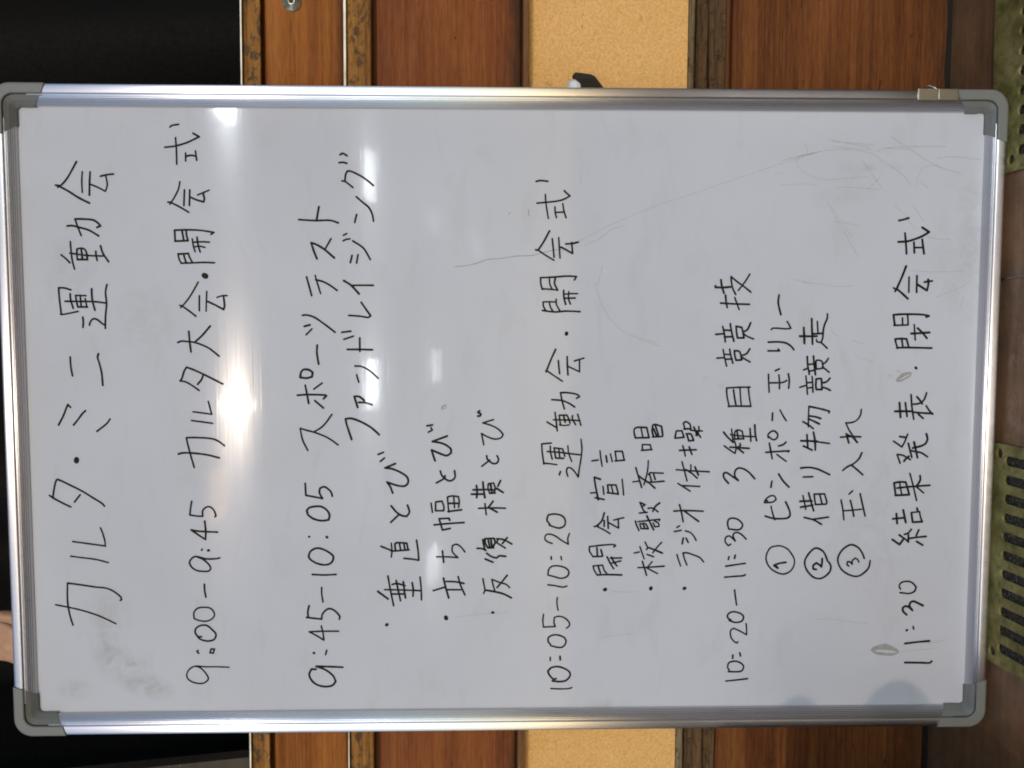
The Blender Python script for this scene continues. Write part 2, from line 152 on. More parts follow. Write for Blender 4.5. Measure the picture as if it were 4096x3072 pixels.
'L': '''1276,2602 1221,2593 1149,2571/1219,2653 1204,2653 1203,2580 1209,2507/1306,2507 1261,2503 1197,2490 1138,2460/1304,2507 1253,2442 1213,2384 1160,2317/1328,2330 1254,2376 1176,2436/1131,2556 1066,2549 1016,2538/1057,2602 1050,2479 1046,2329/1109,2468 1050,2446 997,2425/763,2643 769,2569/838,2578 765,2560 693,2551/804,2565 801,2503/739,2560 742,2482/863,2507 781,2491 698,2469/840,2451 781,2445 730,2436 730,2374 781,2384 829,2397 840,2451/873,2313 814,2339 788,2375/777,2385 748,2350 720,2283/539,2627 544,2556/621,2570 552,2557 463,2534/576,2557 572,2503/529,2544 531,2482/624,2508 560,2495 490,2475/609,2463 564,2458 519,2445 523,2391 564,2400 603,2417 609,2463/627,2316 581,2347 564,2392/552,2400 531,2362 503,2312/256,2531 262,2432 264,2307/264,2320/256,2531 181,2525 78,2503/82,2511 84,2420 82,2296/264,2324 181,2314 82,2296/239,2464 165,2453 90,2438/260,2403 173,2397 86,2387/-164,2552 -210,2514 -260,2463/-135,2476 -264,2459/-187,2486 -202,2381 -209,2240/-235,2446 -165,2444 -144,2416 -156,2374 -231,2358/-231,2443 -227,2358/-152,2424 -231,2410/-129,2300 -194,2294 -252,2289/-96,2255 -177,2249 -246,2235/-295,2544 -331,2495 -367,2441/-252,2445 -310,2429 -367,2438/-308,2488 -314,2396 -320,2304/-275,2393 -293,2388 -314,2421 -362,2358/-656,2496 -602,2541 -560,2545 -553,2516 -585,2466 -629,2403 -585,2437 -535,2433 -509,2401 -519,2350 -552,2300 -613,2244/-1097,2486 -1046,2498 -1004,2487 -992,2450 -1005,2400 -1047,2357 -1085,2361 -1106,2398 -1097,2486/-1245,2464 -1259,2487 -1223,2517 -1181,2514 -1165,2480 -1190,2446 -1215,2421 -1165,2443 -1135,2427 -1135,2389 -1165,2346 -1197,2317/-1367,2478 -1394,2485/-1352,2418 -1384,2425/-1460,2509 -1446,2417 -1433,2320/-1567,2517 -1559,2415 -1554,2339 -1543,2318/-1692,2419 -1762,2409 -1840,2397/-1988,2449 -1966,2479 -1932,2479 -1908,2442 -1911,2391 -1933,2344 -1963,2327 -2001,2347 -2011,2406 -1992,2466/-2023,2301 -2079,2295 -2134,2294 -2095,2363 -2069,2422 -2095,2451 -2155,2446 -2198,2415 -2215,2386 -2202,2377/-2335,2424 -2365,2425/-2312,2357 -2344,2349/-2481,2457 -2455,2472 -2412,2462 -2395,2416 -2403,2365 -2435,2322 -2474,2322 -2498,2355 -2498,2465/-2591,2487 -2581,2379 -2569,2276''',
'M': '''1134,2049 1059,2055 949,2028/886,1967 855,1948 821,1930 816,1980 821,2046 822,2100 808,2116/690,2142 693,2052 683,1977 654,1927 619,1897/608,2142 608,2033 624,2046/419,2070 437,2031/387,2134 305,2130 216,2124/381,2035 313,2027 249,2027/305,2130 306,2027 313,1985 328,1957/391,1945 330,1934 254,1938/17,2087 -53,2089/46,2017 -8,1986 -57,1954/-218,2123 -186,2124 -153,2083 -169,2045 -203,2032 -232,2052 -236,2081 -211,2115/-271,2112 -352,2095 -419,2082/-359,2144 -351,2037 -345,1921 -355,1929/-298,2023 -286,1980 -261,1952/-379,2037 -411,1994 -445,1947/-568,2016 -633,1973 -694,1914/-637,2079 -695,2088/-842,2148 -804,2128 -777,2086 -783,2049 -813,2035 -838,2068 -844,2148/-821,2142 -825,2119/-878,2083 -947,2066 -1011,2044/-974,2137 -998,2048 -997,1939 -977,1902 -940,1899 -889,1917 -837,1943/-1293,2092 -1272,2059 -1264,1984 -1294,1916 -1345,1873 -1398,1846 -1456,1849 -1506,1877 -1536,1927 -1536,1978 -1505,2046 -1454,2097 -1390,2120 -1335,2112 -1289,2088/-1425,1926 -1434,1988 -1454,2043/-1458,2040 -1482,2004/-1462,2021 -1477,2004''',
'N': '''745,1842 745,1771 747,1679/824,1808 749,1798 677,1796/911,1734 798,1727 673,1720/-249,1810 -252,1654/-191,1753 -320,1742/-166,1691 -253,1672 -337,1669/-299,1784 -338,1700/749,1845 746,1736/828,1808 681,1799/913,1733 797,1729 670,1721/768,1728 774,1621/886,1680 774,1670/957,1585 912,1587 855,1610 797,1621 732,1624 686,1639/715,1684 692,1676 686,1639 633,1580/427,1799 444,1760/555,1768 473,1761 386,1744/559,1708 481,1700 382,1685/479,1758 485,1700/415,1744 427,1691/435,1678 510,1684 520,1668 507,1626 444,1612 435,1674/481,1621 501,1589 538,1565/456,1621 431,1587 405,1555/262,1832 281,1770/370,1776 283,1766 196,1757/365,1717 299,1710 215,1705/306,1768 309,1713/254,1761 262,1707/283,1679 341,1678 345,1635 332,1626 241,1620 242,1674 287,1681/303,1621 316,1576 349,1545/262,1618 254,1582 233,1539/-65,1795 -94,1744 -132,1694/80,1740 -15,1742 -115,1741/80,1740 59,1636 34,1542 19,1547/-11,1734 -19,1675 -36,1623/-40,1737 -61,1691 -88,1636/-249,1807 -256,1678 -275,1534/-190,1753 -306,1742/-165,1693 -240,1678 -327,1670/-302,1784 -338,1697/-511,1805 -505,1722 -520,1646 -545,1587 -576,1524/-597,1778 -595,1686/-832,1805 -828,1689/-889,1797 -870,1680/-777,1778 -849,1760 -909,1747/-750,1723 -840,1697 -925,1670/-765,1670 -864,1655 -860,1550 -837,1546 -761,1569 -763,1670/-769,1615 -862,1589/-988,1761 -1013,1668 -1056,1591/-1007,1676 -997,1601 -986,1526/-1416,1523 -1356,1546 -1314,1576 -1288,1627 -1301,1669 -1356,1718 -1415,1744 -1474,1736 -1525,1706 -1573,1654 -1586,1595 -1565,1544 -1518,1499 -1467,1490 -1425,1510/-1496,1631 -1492,1660 -1458,1661 -1432,1632 -1454,1598 -1471,1581 -1433,1577 -1390,1576''',
'J': '''-217,3392 -167,3405 -130,3400 -117,3368 -119,3286 -209,3264/-218,3394 -215,3260/-126,3339 -210,3322/-207,3219 -151,3234 -97,3228 -89,3204 -108,3145 -167,3136 -196,3132/-210,3231 -205,3136/-101,3203 -192,3173 -192,3194 -130,3220/-335,3325 -281,3325 -283,3251 -333,3238/-337,3333 -329,3234/-503,3385 -591,3359 -693,3327/-639,3411 -632,3359/-437,3267 -516,3271 -591,3285 -666,3306/-578,3359 -608,3322 -645,3263 -700,3200/-570,3262 -551,3252 -556,3123/-566,3252 -633,3234/-568,3214 -616,3199/-643,3276 -640,3197 -633,3114/-837,3342 -909,3310 -936,3285/-837,3342 -858,3294 -871,3309/-940,3347 -932,3270/-842,3153 -876,3194 -922,3218/-894,3264 -892,3219 -928,3168/-1017,3384 -1059,3371 -1108,3348/-1022,3359 -1014,3276 -1000,3151 -1014,3155/-1043,3342 -1089,3329 -1092,3258 -1043,3288 -1043,3333/-1051,3308 -1077,3296/-966,3276 -1026,3246 -1102,3208/-1035,3213 -1073,3196 -1069,3158 -1039,3163 -1014,3201/-1327,3393 -1316,3343/-1266,3338 -1321,3318 -1382,3296/-1221,3288 -1279,3262 -1294,3276/-1275,3252 -1296,3197 -1328,3122/-1225,3130 -1271,3172 -1325,3214/-1341,3268 -1363,3205/-1408,3313 -1476,3291 -1544,3271/-1469,3354 -1464,3229 -1456,3102/-1411,3219 -1472,3270 -1528,3165/o20 -1672,3228''',
'K': '''-77,2937 -62,2914 -85,2877 -131,2864/-77,2937 -136,2922/-133,2930 -131,2868/-155,3004 -221,3016 -213,2929 -151,2950 -151,3000/-180,2904 -247,2883 -243,2837 -184,2863 -180,2909/-145,2868 -151,2814 -153,2756/-114,2838 -151,2820 -197,2805/-110,2790 -151,2789 -193,2817/-160,2805 -214,2771/-294,2940 -334,2927 -392,2914/-338,2970 -332,2811/-305,2878 -376,2852/-446,2946 -534,2920 -632,2894/-523,2999 -534,2858 -544,2683/-521,2908 -559,2849 -605,2797/-477,2860 -534,2858/-496,2821 -576,2786/-655,2981 -692,2922 -730,2863/-676,2935 -680,2864 -685,2772/-860,2963 -935,2943 -1024,2926/-922,3017 -917,2902 -924,2735/-914,2925 -969,2851 -1022,2777/-1080,2985 -1065,2960/-1120,3009 -1108,2943/-1114,2903 -1129,2857 -1163,2823 -1207,2798/-1183,2922 -1240,2932/-1184,2896 -1226,2874/-1343,2981 -1393,2966 -1455,2944/-1445,2884 -1385,2908 -1328,2923 -1328,2879 -1348,2820 -1373,2762 -1416,2723/o19 -1674,2904''',
'P': '''1832,930 1840,891 1856,838/1633,930 1639,843 1661,769 1687,704 1726,639 1769,707/1715,869 1630,858 1523,848/1630,781 1533,774/1656,703 1590,693 1523,681/1580,777 1582,692/1203,962 1186,936/1170,946 1219,921 1313,882 1407,848/1191,928 1150,877 1101,822/1305,817 1162,815/1317,742 1162,740/1236,737 1179,642 1232,631 1282,634/1258,669 1269,595/949,954 955,871 955,746 950,663 939,613 929,642/949,954 904,948 851,938/849,947 854,814/921,868 851,864/947,819 855,811/857,753 712,739/772,780 777,691 783,603/824,721 782,674 728,627/720,932 724,872 722,822/720,932 674,920 633,904/717,868 654,857/722,822 683,811 646,799/637,915 640,819 635,578/o16 446,723/32,913 33,834 32,754/115,871 -25,857/115,815 -17,794/191,762 67,749 -43,729/100,735 108,681 141,636 208,613/170,704 120,661 104,652/23,731 15,632 10,548/85,613 41,583 4,548/4,686 -35,639/-254,917 -310,835 -258,808 -187,783/-210,858 -218,801/-467,847 -382,879 -392,820 -433,748/-401,765 -422,790 -447,810/-275,774 -342,755 -409,736/-263,719 -334,700 -413,681/-184,602 -234,590 -276,606 -300,647 -321,730/-344,755 -355,704 -367,645 -405,584/-658,900 -776,880/-658,900 -648,846 -650,787 -709,768 -768,749/-778,884 -772,749/-654,846 -776,821/-707,869 -697,777 -689,668 -681,552/-566,749 -684,714 -829,676/-588,650 -634,648 -688,680/-693,684 -754,611/-1006,902 -996,793/-955,868 -1051,857/-920,802 -979,789 -1042,774/-950,722 -1039,707 -1035,614/-945,723 -937,643 -988,633 -1035,614/-903,669 -937,660/-1207,900 -1257,828 -1208,794/-1163,834 -1208,769 -1232,743 -1157,745/-1158,783 -1144,746 -1108,717/-1199,744 -1187,660 -1179,571/-1115,645 -1170,667/-1227,663 -1264,602/-1694,805 -1664,818 -1630,798 -1618,748 -1629,696 -1674,652 -1717,668 -1738,718 -1733,769 -1729,808/-1859,578 -1837,622 -1815,673 -1828,703 -1862,710 -1905,681 -1875,714 -1862,748 -1879,777 -1913,772 -1948,737/o14 -2101,730/-2064,669 -2090,663/-2233,745 -2219,626 -2209,503/-2422,739 -2425,585 -2428,500 -2411,475''',
'O': '''51,1237 1,1242 -49,1274 -74,1324 -78,1382 -149,1347 -211,1303 -267,1264/-182,1375 -270,1348/-215,1428 -209,1337 -212,1235/-190,1366 -211,1320 -266,1268/-364,1219 -424,1247 -470,1296 -483,1321 -504,1362 -535,1399/-483,1319 -521,1269 -577,1205/-733,1299 -764,1332/-820,1408 -909,1389 -1012,1375/-825,1318 -901,1297 -979,1280/-926,1383 -920,1292 -911,1208/-760,1225 -859,1201 -976,1171/-1391,1167 -1341,1187 -1290,1223 -1260,1274 -1260,1316 -1298,1374 -1357,1415 -1417,1423 -1485,1395 -1532,1343 -1562,1274 -1562,1215 -1524,1157 -1478,1120 -1414,1109/-1464,1315 -1451,1332 -1421,1329 -1426,1303 -1447,1282 -1413,1283 -1388,1254 -1401,1232 -1426,1219''',
}
# ---------------------------------------------------------------- the place: floor, wall, doorway
def floor_mat():
    mt, n, l, b = newmat('worn_brown_floor')
    mp = mapping(n, l, (3, 3, 3)); a = noisetex(n, l, mp, 3.0, 6, 0.6, 0.4)
    mp2 = mapping(n, l, (6, 90, 6)); c = noisetex(n, l, mp2, 1.0, 5, 0.6)
    s = math_(n, l, 'ADD', math_(n, l, 'MULTIPLY', a.outputs[0], 0.6), math_(n, l, 'MULTIPLY', c.outputs[0], 0.4))
    col = ramp(n, l, s, [(0.36, (0.085, 0.046, 0.022)), (0.5, (0.170, 0.088, 0.040)), (0.64, (0.26, 0.130, 0.060))]).outputs[0]
    mp3 = mapping(n, l, (30, 30, 30)); d = noisetex(n, l, mp3, 2.0, 5, 0.7)
    g = ramp(n, l, d.outputs[0], [(0.55, (0, 0, 0)), (0.7, (1, 1, 1))])
    col = mix(n, l, math_(n, l, 'MULTIPLY', g.outputs[0], 0.35), col, (0.06, 0.06, 0.035))
    l.new(col, b.inputs['Base Color'])
    rr = ramp(n, l, d.outputs[0], [(0.35, (0.35,) * 3), (0.65, (0.7,) * 3)]); l.new(rr.outputs[0], b.inputs['Roughness'])
    bump(n, l, d.outputs[0], 0.5, 0.0015, b)
    return mt
def yard_mat():
    mt, n, l, b = newmat('grey_yard_ground')
    mp = mapping(n, l); a = noisetex(n, l, mp, 6, 6, 0.6); c = noisetex(n, l, mp, 90, 3, 0.6)
    s = math_(n, l, 'ADD', math_(n, l, 'MULTIPLY', a.outputs[0], 0.6), math_(n, l, 'MULTIPLY', c.outputs[0], 0.4))
    l.new(ramp(n, l, s, [(0.35, (0.12, 0.088, 0.065)), (0.65, (0.19, 0.140, 0.100))]).outputs[0], b.inputs['Base Color'])
    b.inputs['Roughness'].default_value = 0.9; bump(n, l, c.outputs[0], 0.6, 0.01, b)
    return mt
def sheet(name, x0, x1, y0, y1, z, mat, nx=1, ny=1):
    vs = [(x0 + (x1 - x0) * i / nx, y0 + (y1 - y0) * j / ny, z) for j in range(ny + 1) for i in range(nx + 1)]
    fs = [(j * (nx + 1) + i, j * (nx + 1) + i + 1, (j + 1) * (nx + 1) + i + 1, (j + 1) * (nx + 1) + i) for j in range(ny) for i in range(nx)]
    return mesh(name, vs, fs, mat)
FZ = -0.004
tag(sheet('ground', -150, 150, -150, 150, FZ - 0.03, yard_mat()), kind='structure')
o = bevelled('floor', [(-3, -2.2, FZ - 0.028), (3, -2.2, FZ - 0.028), (3, -2.2, FZ), (-3, -2.2, FZ), (-3, 0.5, FZ - 0.028), (3, 0.5, FZ - 0.028), (3, 0.5, FZ), (-3, 0.5, FZ)], floor_mat(), None, 0)
tag(o, kind='structure')

m_gap_shade, n, l, b = newmat('painted_gap_shade'); b.inputs['Base Color'].default_value = (0.008, 0.006, 0.004, 1); b.inputs['Roughness'].default_value = 0.95  # near-black colour painting the shade in the gap at the wall's foot
# wooden wall made of lying boards
WX = 1.3
wall = empty('wooden_wall', (0, 0, 0))
tag(wall, 'low wall of orange brown varnished boards with worn dark edges behind the whiteboard', 'wall')
# calibrated heights at two places along the wall
def zline(zr, zl, x):     # zr at x=+0.395, zl at x=-0.36
    t = (x + 0.36) / 0.755
    return zl + (zr - zl) * t
def board(name, r, l_, yf, depth, mat, bev=0.0015, ytop=None, waves=0, seed=0, amp=0.0):
    """r=(z_top,z_bottom) at right, l_=the same at left; yf front face, ytop front at the upper edge (sloped face)"""
    if ytop is None: ytop = yf
    if not waves:
        c = []
        for dy in (0, 1):
            for (x, k) in ((-WX, 1), (WX, 1), (WX, 0), (-WX, 0)):
                y = (yf if k else ytop) if dy == 0 else 0.122 + depth
                c.append((x, y, zline(r[k], l_[k], x)))
        return bevelled(name, c, mat, wall, bev)
    N = waves; vs = []; fs = []
    rnd = random.Random(seed)
    prof = [0, 1]
    for i in range(N + 1):
        x = -WX + 2 * WX * i / N
        d0 = amp * (noise.noise(Vector((x * 14, seed, 0))) + 0.5 * noise.noise(Vector((x * 45, seed, 5))))
        d1 = amp * (noise.noise(Vector((x * 14, seed, 9))) + 0.5 * noise.noise(Vector((x * 45, seed, 15))))
        zt = zline(r[0], l_[0], x) + d0 * 0.6; zb = zline(r[1], l_[1], x) + d1
        b_ = 0.0012
        vs += [(x, 0.122 + depth, zb), (x, yf + b_, zb), (x, yf, zb + b_), (x, ytop, zt - b_), (x, ytop + b_, zt), (x, 0.122 + depth, zt)]
    for i in range(N):
        a = i * 6
        for k in range(6):
            fs.append((a + k, a + (k + 1) % 6, a + 6 + (k + 1) % 6, a + 6 + k))
    fs.append(tuple(range(5, -1, -1))); fs.append(tuple(range(N * 6, N * 6 + 6)))
    bm = bmesh.new(); me = bpy.data.meshes.new('t'); me.from_pydata(vs, [], fs); bm.from_mesh(me); bpy.data.meshes.remove(me)
    return from_bm(name, bm, mat, wall)
m_plank1 = wood('varnished_plank_upper', (0.145, 0.039, 0.0057), (0.257, 0.079, 0.0104), (0.358, 0.126, 0.0191), 1.0, 0.30, edge=(0.608, 0.012, 0.35))
m_plank2 = wood('varnished_plank_middle', (0.117, 0.032, 0.0076), (0.211, 0.061, 0.0140), (0.287, 0.094, 0.0235), 4.0, 0.38, edge=(0.443, 0.016, 0.75))
m_plank3 = wood('varnished_plank_lower', (0.081, 0.025, 0.0081), (0.154, 0.051, 0.0138), (0.231, 0.083, 0.0229), 7.0, 0.45, edge=(0.0, 0.05, 0.5))
m_trim = wood('worn_trim_wood', (0.14, 0.055, 0.012), (0.29, 0.13, 0.030), (0.42, 0.21, 0.055), 9.0, 0.75, rough=0.6, wear_col=(0.060, 0.042, 0.028), speck=0.85)
m_strip = wood('brown_edge_strip', (0.10, 0.045, 0.018), (0.17, 0.080, 0.032), (0.23, 0.115, 0.048), 12.0, 0.1, rough=0.6)
m_weather = wood('weathered_grey_wood', (0.08, 0.054, 0.028), (0.18, 0.130, 0.072), (0.32, 0.25, 0.15), 15.0, 0.35, rough=0.8, speck=0.6)
m_dark = wood('blackened_wood', (0.045, 0.027, 0.013), (0.120, 0.068, 0.030), (0.21, 0.120, 0.050), 21.0, 0.5, rough=0.8, speck=0.6)
def metal_strip_mat():
    mt, n, l, b = newmat('dull_metal_strip')
    mp = mapping(n, l, (20, 20, 20)); a = noisetex(n, l, mp, 1.5, 4)
    l.new(ramp(n, l, a.outputs[0], [(0.35, (0.45, 0.40, 0.30)), (0.65, (0.78, 0.72, 0.60))]).outputs[0], b.inputs['Base Color'])
    b.inputs['Metallic'].default_value = 0.6; b.inputs['Roughness'].default_value = 0.4
    return mt
m_met = metal_strip_mat()
def mdf_mat():
    mt, n, l, b = newmat('tan_particle_board')
    mp = mapping(n, l, (1, 1, 1)); a = noisetex(n, l, mp, 14, 5, 0.6)
    col = ramp(n, l, a.outputs[0], [(0.3, (0.76, 0.40, 0.105)), (0.7, (0.84, 0.48, 0.15))]).outputs[0]
    mp2 = mapping(n, l, (110, 110, 190)); c = noisetex(n, l, mp2, 1.0, 3, 0.6, 0.8)
    col = mix(n, l, math_(n, l, 'MULTIPLY', ramp(n, l, c.outputs[0], [(0.63, (0, 0, 0)), (0.72, (1, 1, 1))]).outputs[0], 0.55), col, (0.30, 0.13, 0.035))
    mp3 = mapping(n, l, (85, 85, 130), (3, 5, 7), (0.0, 0.5, 0.0)); d = noisetex(n, l, mp3, 1.0, 3, 0.6, 1.0)
    col = mix(n, l, math_(n, l, 'MULTIPLY', ramp(n, l, d.outputs[0], [(0.66, (0, 0, 0)), (0.74, (1, 1, 1))]).outputs[0], 0.6), col, (0.86, 0.60, 0.30))
    mp4 = mapping(n, l, (420, 420, 420)); e = noisetex(n, l, mp4, 1.0, 2)
    col = mix(n, l, 0.35, col, ramp(n, l, e.outputs[0], [(0.35, (0.45, 0.22, 0.06)), (0.65, (0.85, 0.52, 0.20))]).outputs[0], 'MIX')
    l.new(col, b.inputs['Base Color']); b.inputs['Roughness'].default_value = 0.75
    bump(n, l, e.outputs[0], 0.25, 0.0006, b)
    return mt
m_mdf = mdf_mat()

board('metal_strip', (0.7031, 0.7013), (0.7078, 0.7058), 0.0710, 0, m_met, 0.0005)
board('batten', (0.7010, 0.6855), (0.7054, 0.6888), 0.0750, 0, m_trim, 0.0012)
board('plank', (0.6822, 0.6098), (0.6846, 0.6134), 0.0790, 0, m_plank1, 0.0025)
board('metal_strip', (0.6095, 0.6066), (0.6131, 0.6114), 0.0720, 0, m_met, 0.0005)
board('batten', (0.6062, 0.5838), (0.6110, 0.5880), 0.0750, 0, m_trim, 0.0012, waves=140, seed=3, amp=0.0004)
board('plank', (0.5792, 0.4412), (0.5824, 0.4455), 0.0790, 0, m_plank2, 0.003)
board('edge_strip', (0.4402, 0.4352), (0.4450, 0.4381), 0.0700, 0, m_strip, 0.0008)
tan = board('panel', (0.4350, 0.2795), (0.4379, 0.2826), 0.0700, 0, m_mdf, 0.0006, ytop=0.0875)
tan['label'] = 'tan particle board panel set sloping between the planks'
board('weathered_batten', (0.2785, 0.2700), (0.2815, 0.2715), 0.0790, 0, m_weather, waves=160, seed=11, amp=0.0011)
board('weathered_batten', (0.2668, 0.2560), (0.2690, 0.2500), 0.0820, 0, m_dark, waves=160, seed=12, amp=0.0022)
board('weathered_batten', (0.2552, 0.2378), (0.2490, 0.2372), 0.0800, 0, m_dark, waves=160, seed=13, amp=0.0012)
board('plank', (0.2312, 0.0070), (0.2366, 0.0080), 0.0790, 0, m_plank3, waves=160, seed=14, amp=0.0016)
bk, n_, l_, b_ = newmat('reddish_brown_backing_wood'); b_.inputs['Base Color'].default_value = (0.12, 0.045, 0.012, 1); b_.inputs['Roughness'].default_value = 0.9  # plain reddish brown wood showing in the grooves
bevelled('backing_board', [(-WX, 0.089, FZ), (WX, 0.089, FZ), (WX, 0.089, 0.700), (-WX, 0.089, 0.700), (-WX, 0.124, FZ), (WX, 0.124, FZ), (WX, 0.124, 0.700), (-WX, 0.124, 0.700)], bk, wall, 0)

bevelled('gap_shade_strip', [(-WX, 0.0885, FZ), (WX, 0.0885, FZ), (WX, 0.0885, 0.012), (-WX, 0.0885, 0.012), (-WX, 0.0888, FZ), (WX, 0.0888, FZ), (WX, 0.0888, 0.012), (-WX, 0.0888, 0.012)], m_gap_shade, wall, 0)  # dark strip standing in for the shade under the lowest plank
# round screw cap on the upper plank
def lathe_y(name, prof, c, mat, parent, seg=28):
    vs = []; fs = []
    for (r, y) in prof:
        for k in range(seg):
            a = 2 * math.pi * k / seg; vs.append((c[0] + r * math.cos(a), c[1] + y, c[2] + r * math.sin(a)))
    for i in range(len(prof) - 1):
        for k in range(seg):
            fs.append((i * seg + k, i * seg + (k + 1) % seg, (i + 1) * seg + (k + 1) % seg, (i + 1) * seg + k))
    fs.append(tuple(range((len(prof) - 1) * seg, len(prof) * seg)))
    return mesh(name, vs, fs, mat, parent, True)
mt, n, l, b = newmat('tarnished_steel'); mp = mapping(n, l, (150, 150, 150)); a = noisetex(n, l, mp, 1.2, 4)
l.new(ramp(n, l, a.outputs[0], [(0.35, (0.30, 0.27, 0.16)), (0.6, (0.62, 0.60, 0.48))]).outputs[0], b.inputs['Base Color']); b.inputs['Metallic'].default_value = 0.85; b.inputs['Roughness'].default_value = 0.35
m_steel = mt
mt, n, l, b = newmat('screw_hole_dark'); b.inputs['Base Color'].default_value = (0.01, 0.01, 0.008, 1); b.inputs['Roughness'].default_value = 0.6
m_hole = mt
SCZ, SCX = 0.6570, 0.3846
scr = lathe_y('screw_cap', [(0.0086, 0.0), (0.0086, -0.0012), (0.0078, -0.0020), (0.0045, -0.0030), (0.0035, -0.0046), (0.0022, -0.0050), (0.0018, -0.0032), (0.0001, -0.0030)], (SCX, 0.0790, SCZ), m_steel, wall)
lathe_y('slot', [(0.0014, -0.0036), (0.0012, -0.0037), (0.0001, -0.0037)], (SCX, 0.0790, SCZ), m_hole, scr, 12)

# dark doorway over the wall: black curtain in folds, and a beige board standing behind the wall
mt, n, l, b = newmat('black_curtain_cloth'); mp = mapping(n, l, (200, 200, 200)); a = noisetex(n, l, mp, 1.0, 3)
l.new(ramp(n, l, a.outputs[0], [(0.3, (0.007, 0.006, 0.0052)), (0.7, (0.012, 0.0105, 0.009))]).outputs[0], b.inputs['Base Color']); b.inputs['Roughness'].default_value = 0.95
b.inputs['Specular IOR Level'].default_value = 0.15
NX, NZ = 300, 10; vs = []; fs = []
for j in range(NZ + 1):
    for i in range(NX + 1):
        x = -1.5 + 3.0 * i / NX; z = 0.62 + 1.2 * j / NZ
        xx = x + 0.09 * (z - 0.8)
        y = 0.38 + 0.075 * math.sin(xx * 27 + 2 * noise.noise(Vector((xx * 3, 0, 1)))) + 0.014 * math.sin(xx * 19 + 1) + 0.01 * noise.noise(Vector((xx * 9, z * 2, 4)))
        vs.append((x, y, z))
for j in range(NZ):
    for i in range(NX):
        a0 = j * (NX + 1) + i; fs.append((a0, a0 + 1, a0 + NX + 2, a0 + NX + 1))
cur = mesh('black_curtain', vs, fs, mt, None, True)
sm = cur.modifiers.new('thick', 'SOLIDIFY'); sm.thickness = 0.003
tag(cur, 'black cloth curtain hanging in soft folds in the dark opening above the wooden wall', 'curtain')
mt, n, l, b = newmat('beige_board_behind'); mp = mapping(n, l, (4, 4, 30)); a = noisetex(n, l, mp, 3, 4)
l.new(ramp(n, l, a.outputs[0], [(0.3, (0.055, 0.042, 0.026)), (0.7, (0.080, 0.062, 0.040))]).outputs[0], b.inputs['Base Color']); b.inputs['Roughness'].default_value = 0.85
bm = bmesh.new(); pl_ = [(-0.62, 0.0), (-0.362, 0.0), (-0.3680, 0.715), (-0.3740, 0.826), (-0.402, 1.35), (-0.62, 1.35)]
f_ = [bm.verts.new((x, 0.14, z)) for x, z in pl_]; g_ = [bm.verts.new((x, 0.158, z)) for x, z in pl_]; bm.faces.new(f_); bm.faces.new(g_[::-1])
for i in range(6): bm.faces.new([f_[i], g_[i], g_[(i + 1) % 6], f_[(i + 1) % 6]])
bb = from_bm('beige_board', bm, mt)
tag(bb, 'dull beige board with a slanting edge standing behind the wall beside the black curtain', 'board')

# ---------------------------------------------------------------- slotted plates on the floor
def plate_mesh(L, y_far, y_near, pitch, s0, nslot, sw, ys0, ys1, holes):
    cu = bpy.data.curves.new('c', 'CURVE'); cu.dimensions = '2D'; cu.fill_mode = 'BOTH'
    def spline(pts):
        s = cu.splines.new('POLY'); s.points.add(len(pts) - 1)
        for p, q in zip(s.points, pts): p.co = (q[0], q[1], 0, 1)
        s.use_cyclic_u = True
    rc = 0.006; out = []
    for cx, cy, a0 in ((L - rc, y_far - rc, 0), (rc, y_far - rc, 90), (rc, y_near + rc, 180), (L - rc, y_near + rc, 270)):
        for k in range(5): a = R(a0 + 22.5 * k); out.append((cx + rc * math.cos(a), cy + rc * math.sin(a)))
    spline(out)
    for i in range(nslot):
        cx = s0 + i * pitch; r = sw / 2
        spline([(cx + r * math.cos(R(a)), ys0 - r + r * math.sin(R(a))) for a in range(0, 181, 20)] + [(cx + r * math.cos(R(a)), ys1 + r + r * math.sin(R(a))) for a in range(180, 361, 20)])
    for hx, hy in holes: spline([(hx + 0.0048 * math.cos(R(a)), hy + 0.0048 * math.sin(R(a))) for a in range(0, 360, 24)])
    cu.extrude = 0.0009; cu.bevel_depth = 0.0003; cu.bevel_resolution = 1
    ob = bpy.data.objects.new('tmp', cu); COL.objects.link(ob)
    dg = bpy.context.evaluated_depsgraph_get(); me = bpy.data.meshes.new_from_object(ob.evaluated_get(dg))
    bpy.data.objects.remove(ob); bpy.data.curves.remove(cu)
    return me
mt, n, l, b = newmat('yellow_green_plastic_plate')
mp = mapping(n, l, (10, 10, 10)); a = noisetex(n, l, mp, 3, 6, 0.65, 0.4); mp2 = mapping(n, l, (80, 80, 80)); c = noisetex(n, l, mp2, 1.5, 4, 0.6)
col = ramp(n, l, a.outputs[0], [(0.28, (0.070, 0.062, 0.020)), (0.5, (0.185, 0.160, 0.050)), (0.70, (0.31, 0.27, 0.105))]).outputs[0]
col = mix(n, l, math_(n, l, 'MULTIPLY', ramp(n, l, c.outputs[0], [(0.5, (0, 0, 0)), (0.68, (1, 1, 1))]).outputs[0], 0.5), col, (0.05, 0.045, 0.02))
l.new(col, b.inputs['Base Color']); b.inputs['Specular IOR Level'].default_value = 0.1; l.new(ramp(n, l, c.outputs[0], [(0.3, (0.35,) * 3), (0.7, (0.6,) * 3)]).outputs[0], b.inputs['Roughness']); bump(n, l, c.outputs[0], 0.4, 0.001, b)
m_plate = mt
mt, n, l, b = newmat('wet_grit'); mp = mapping(n, l, (260, 260, 260)); a = noisetex(n, l, mp, 1.2, 5, 0.7)
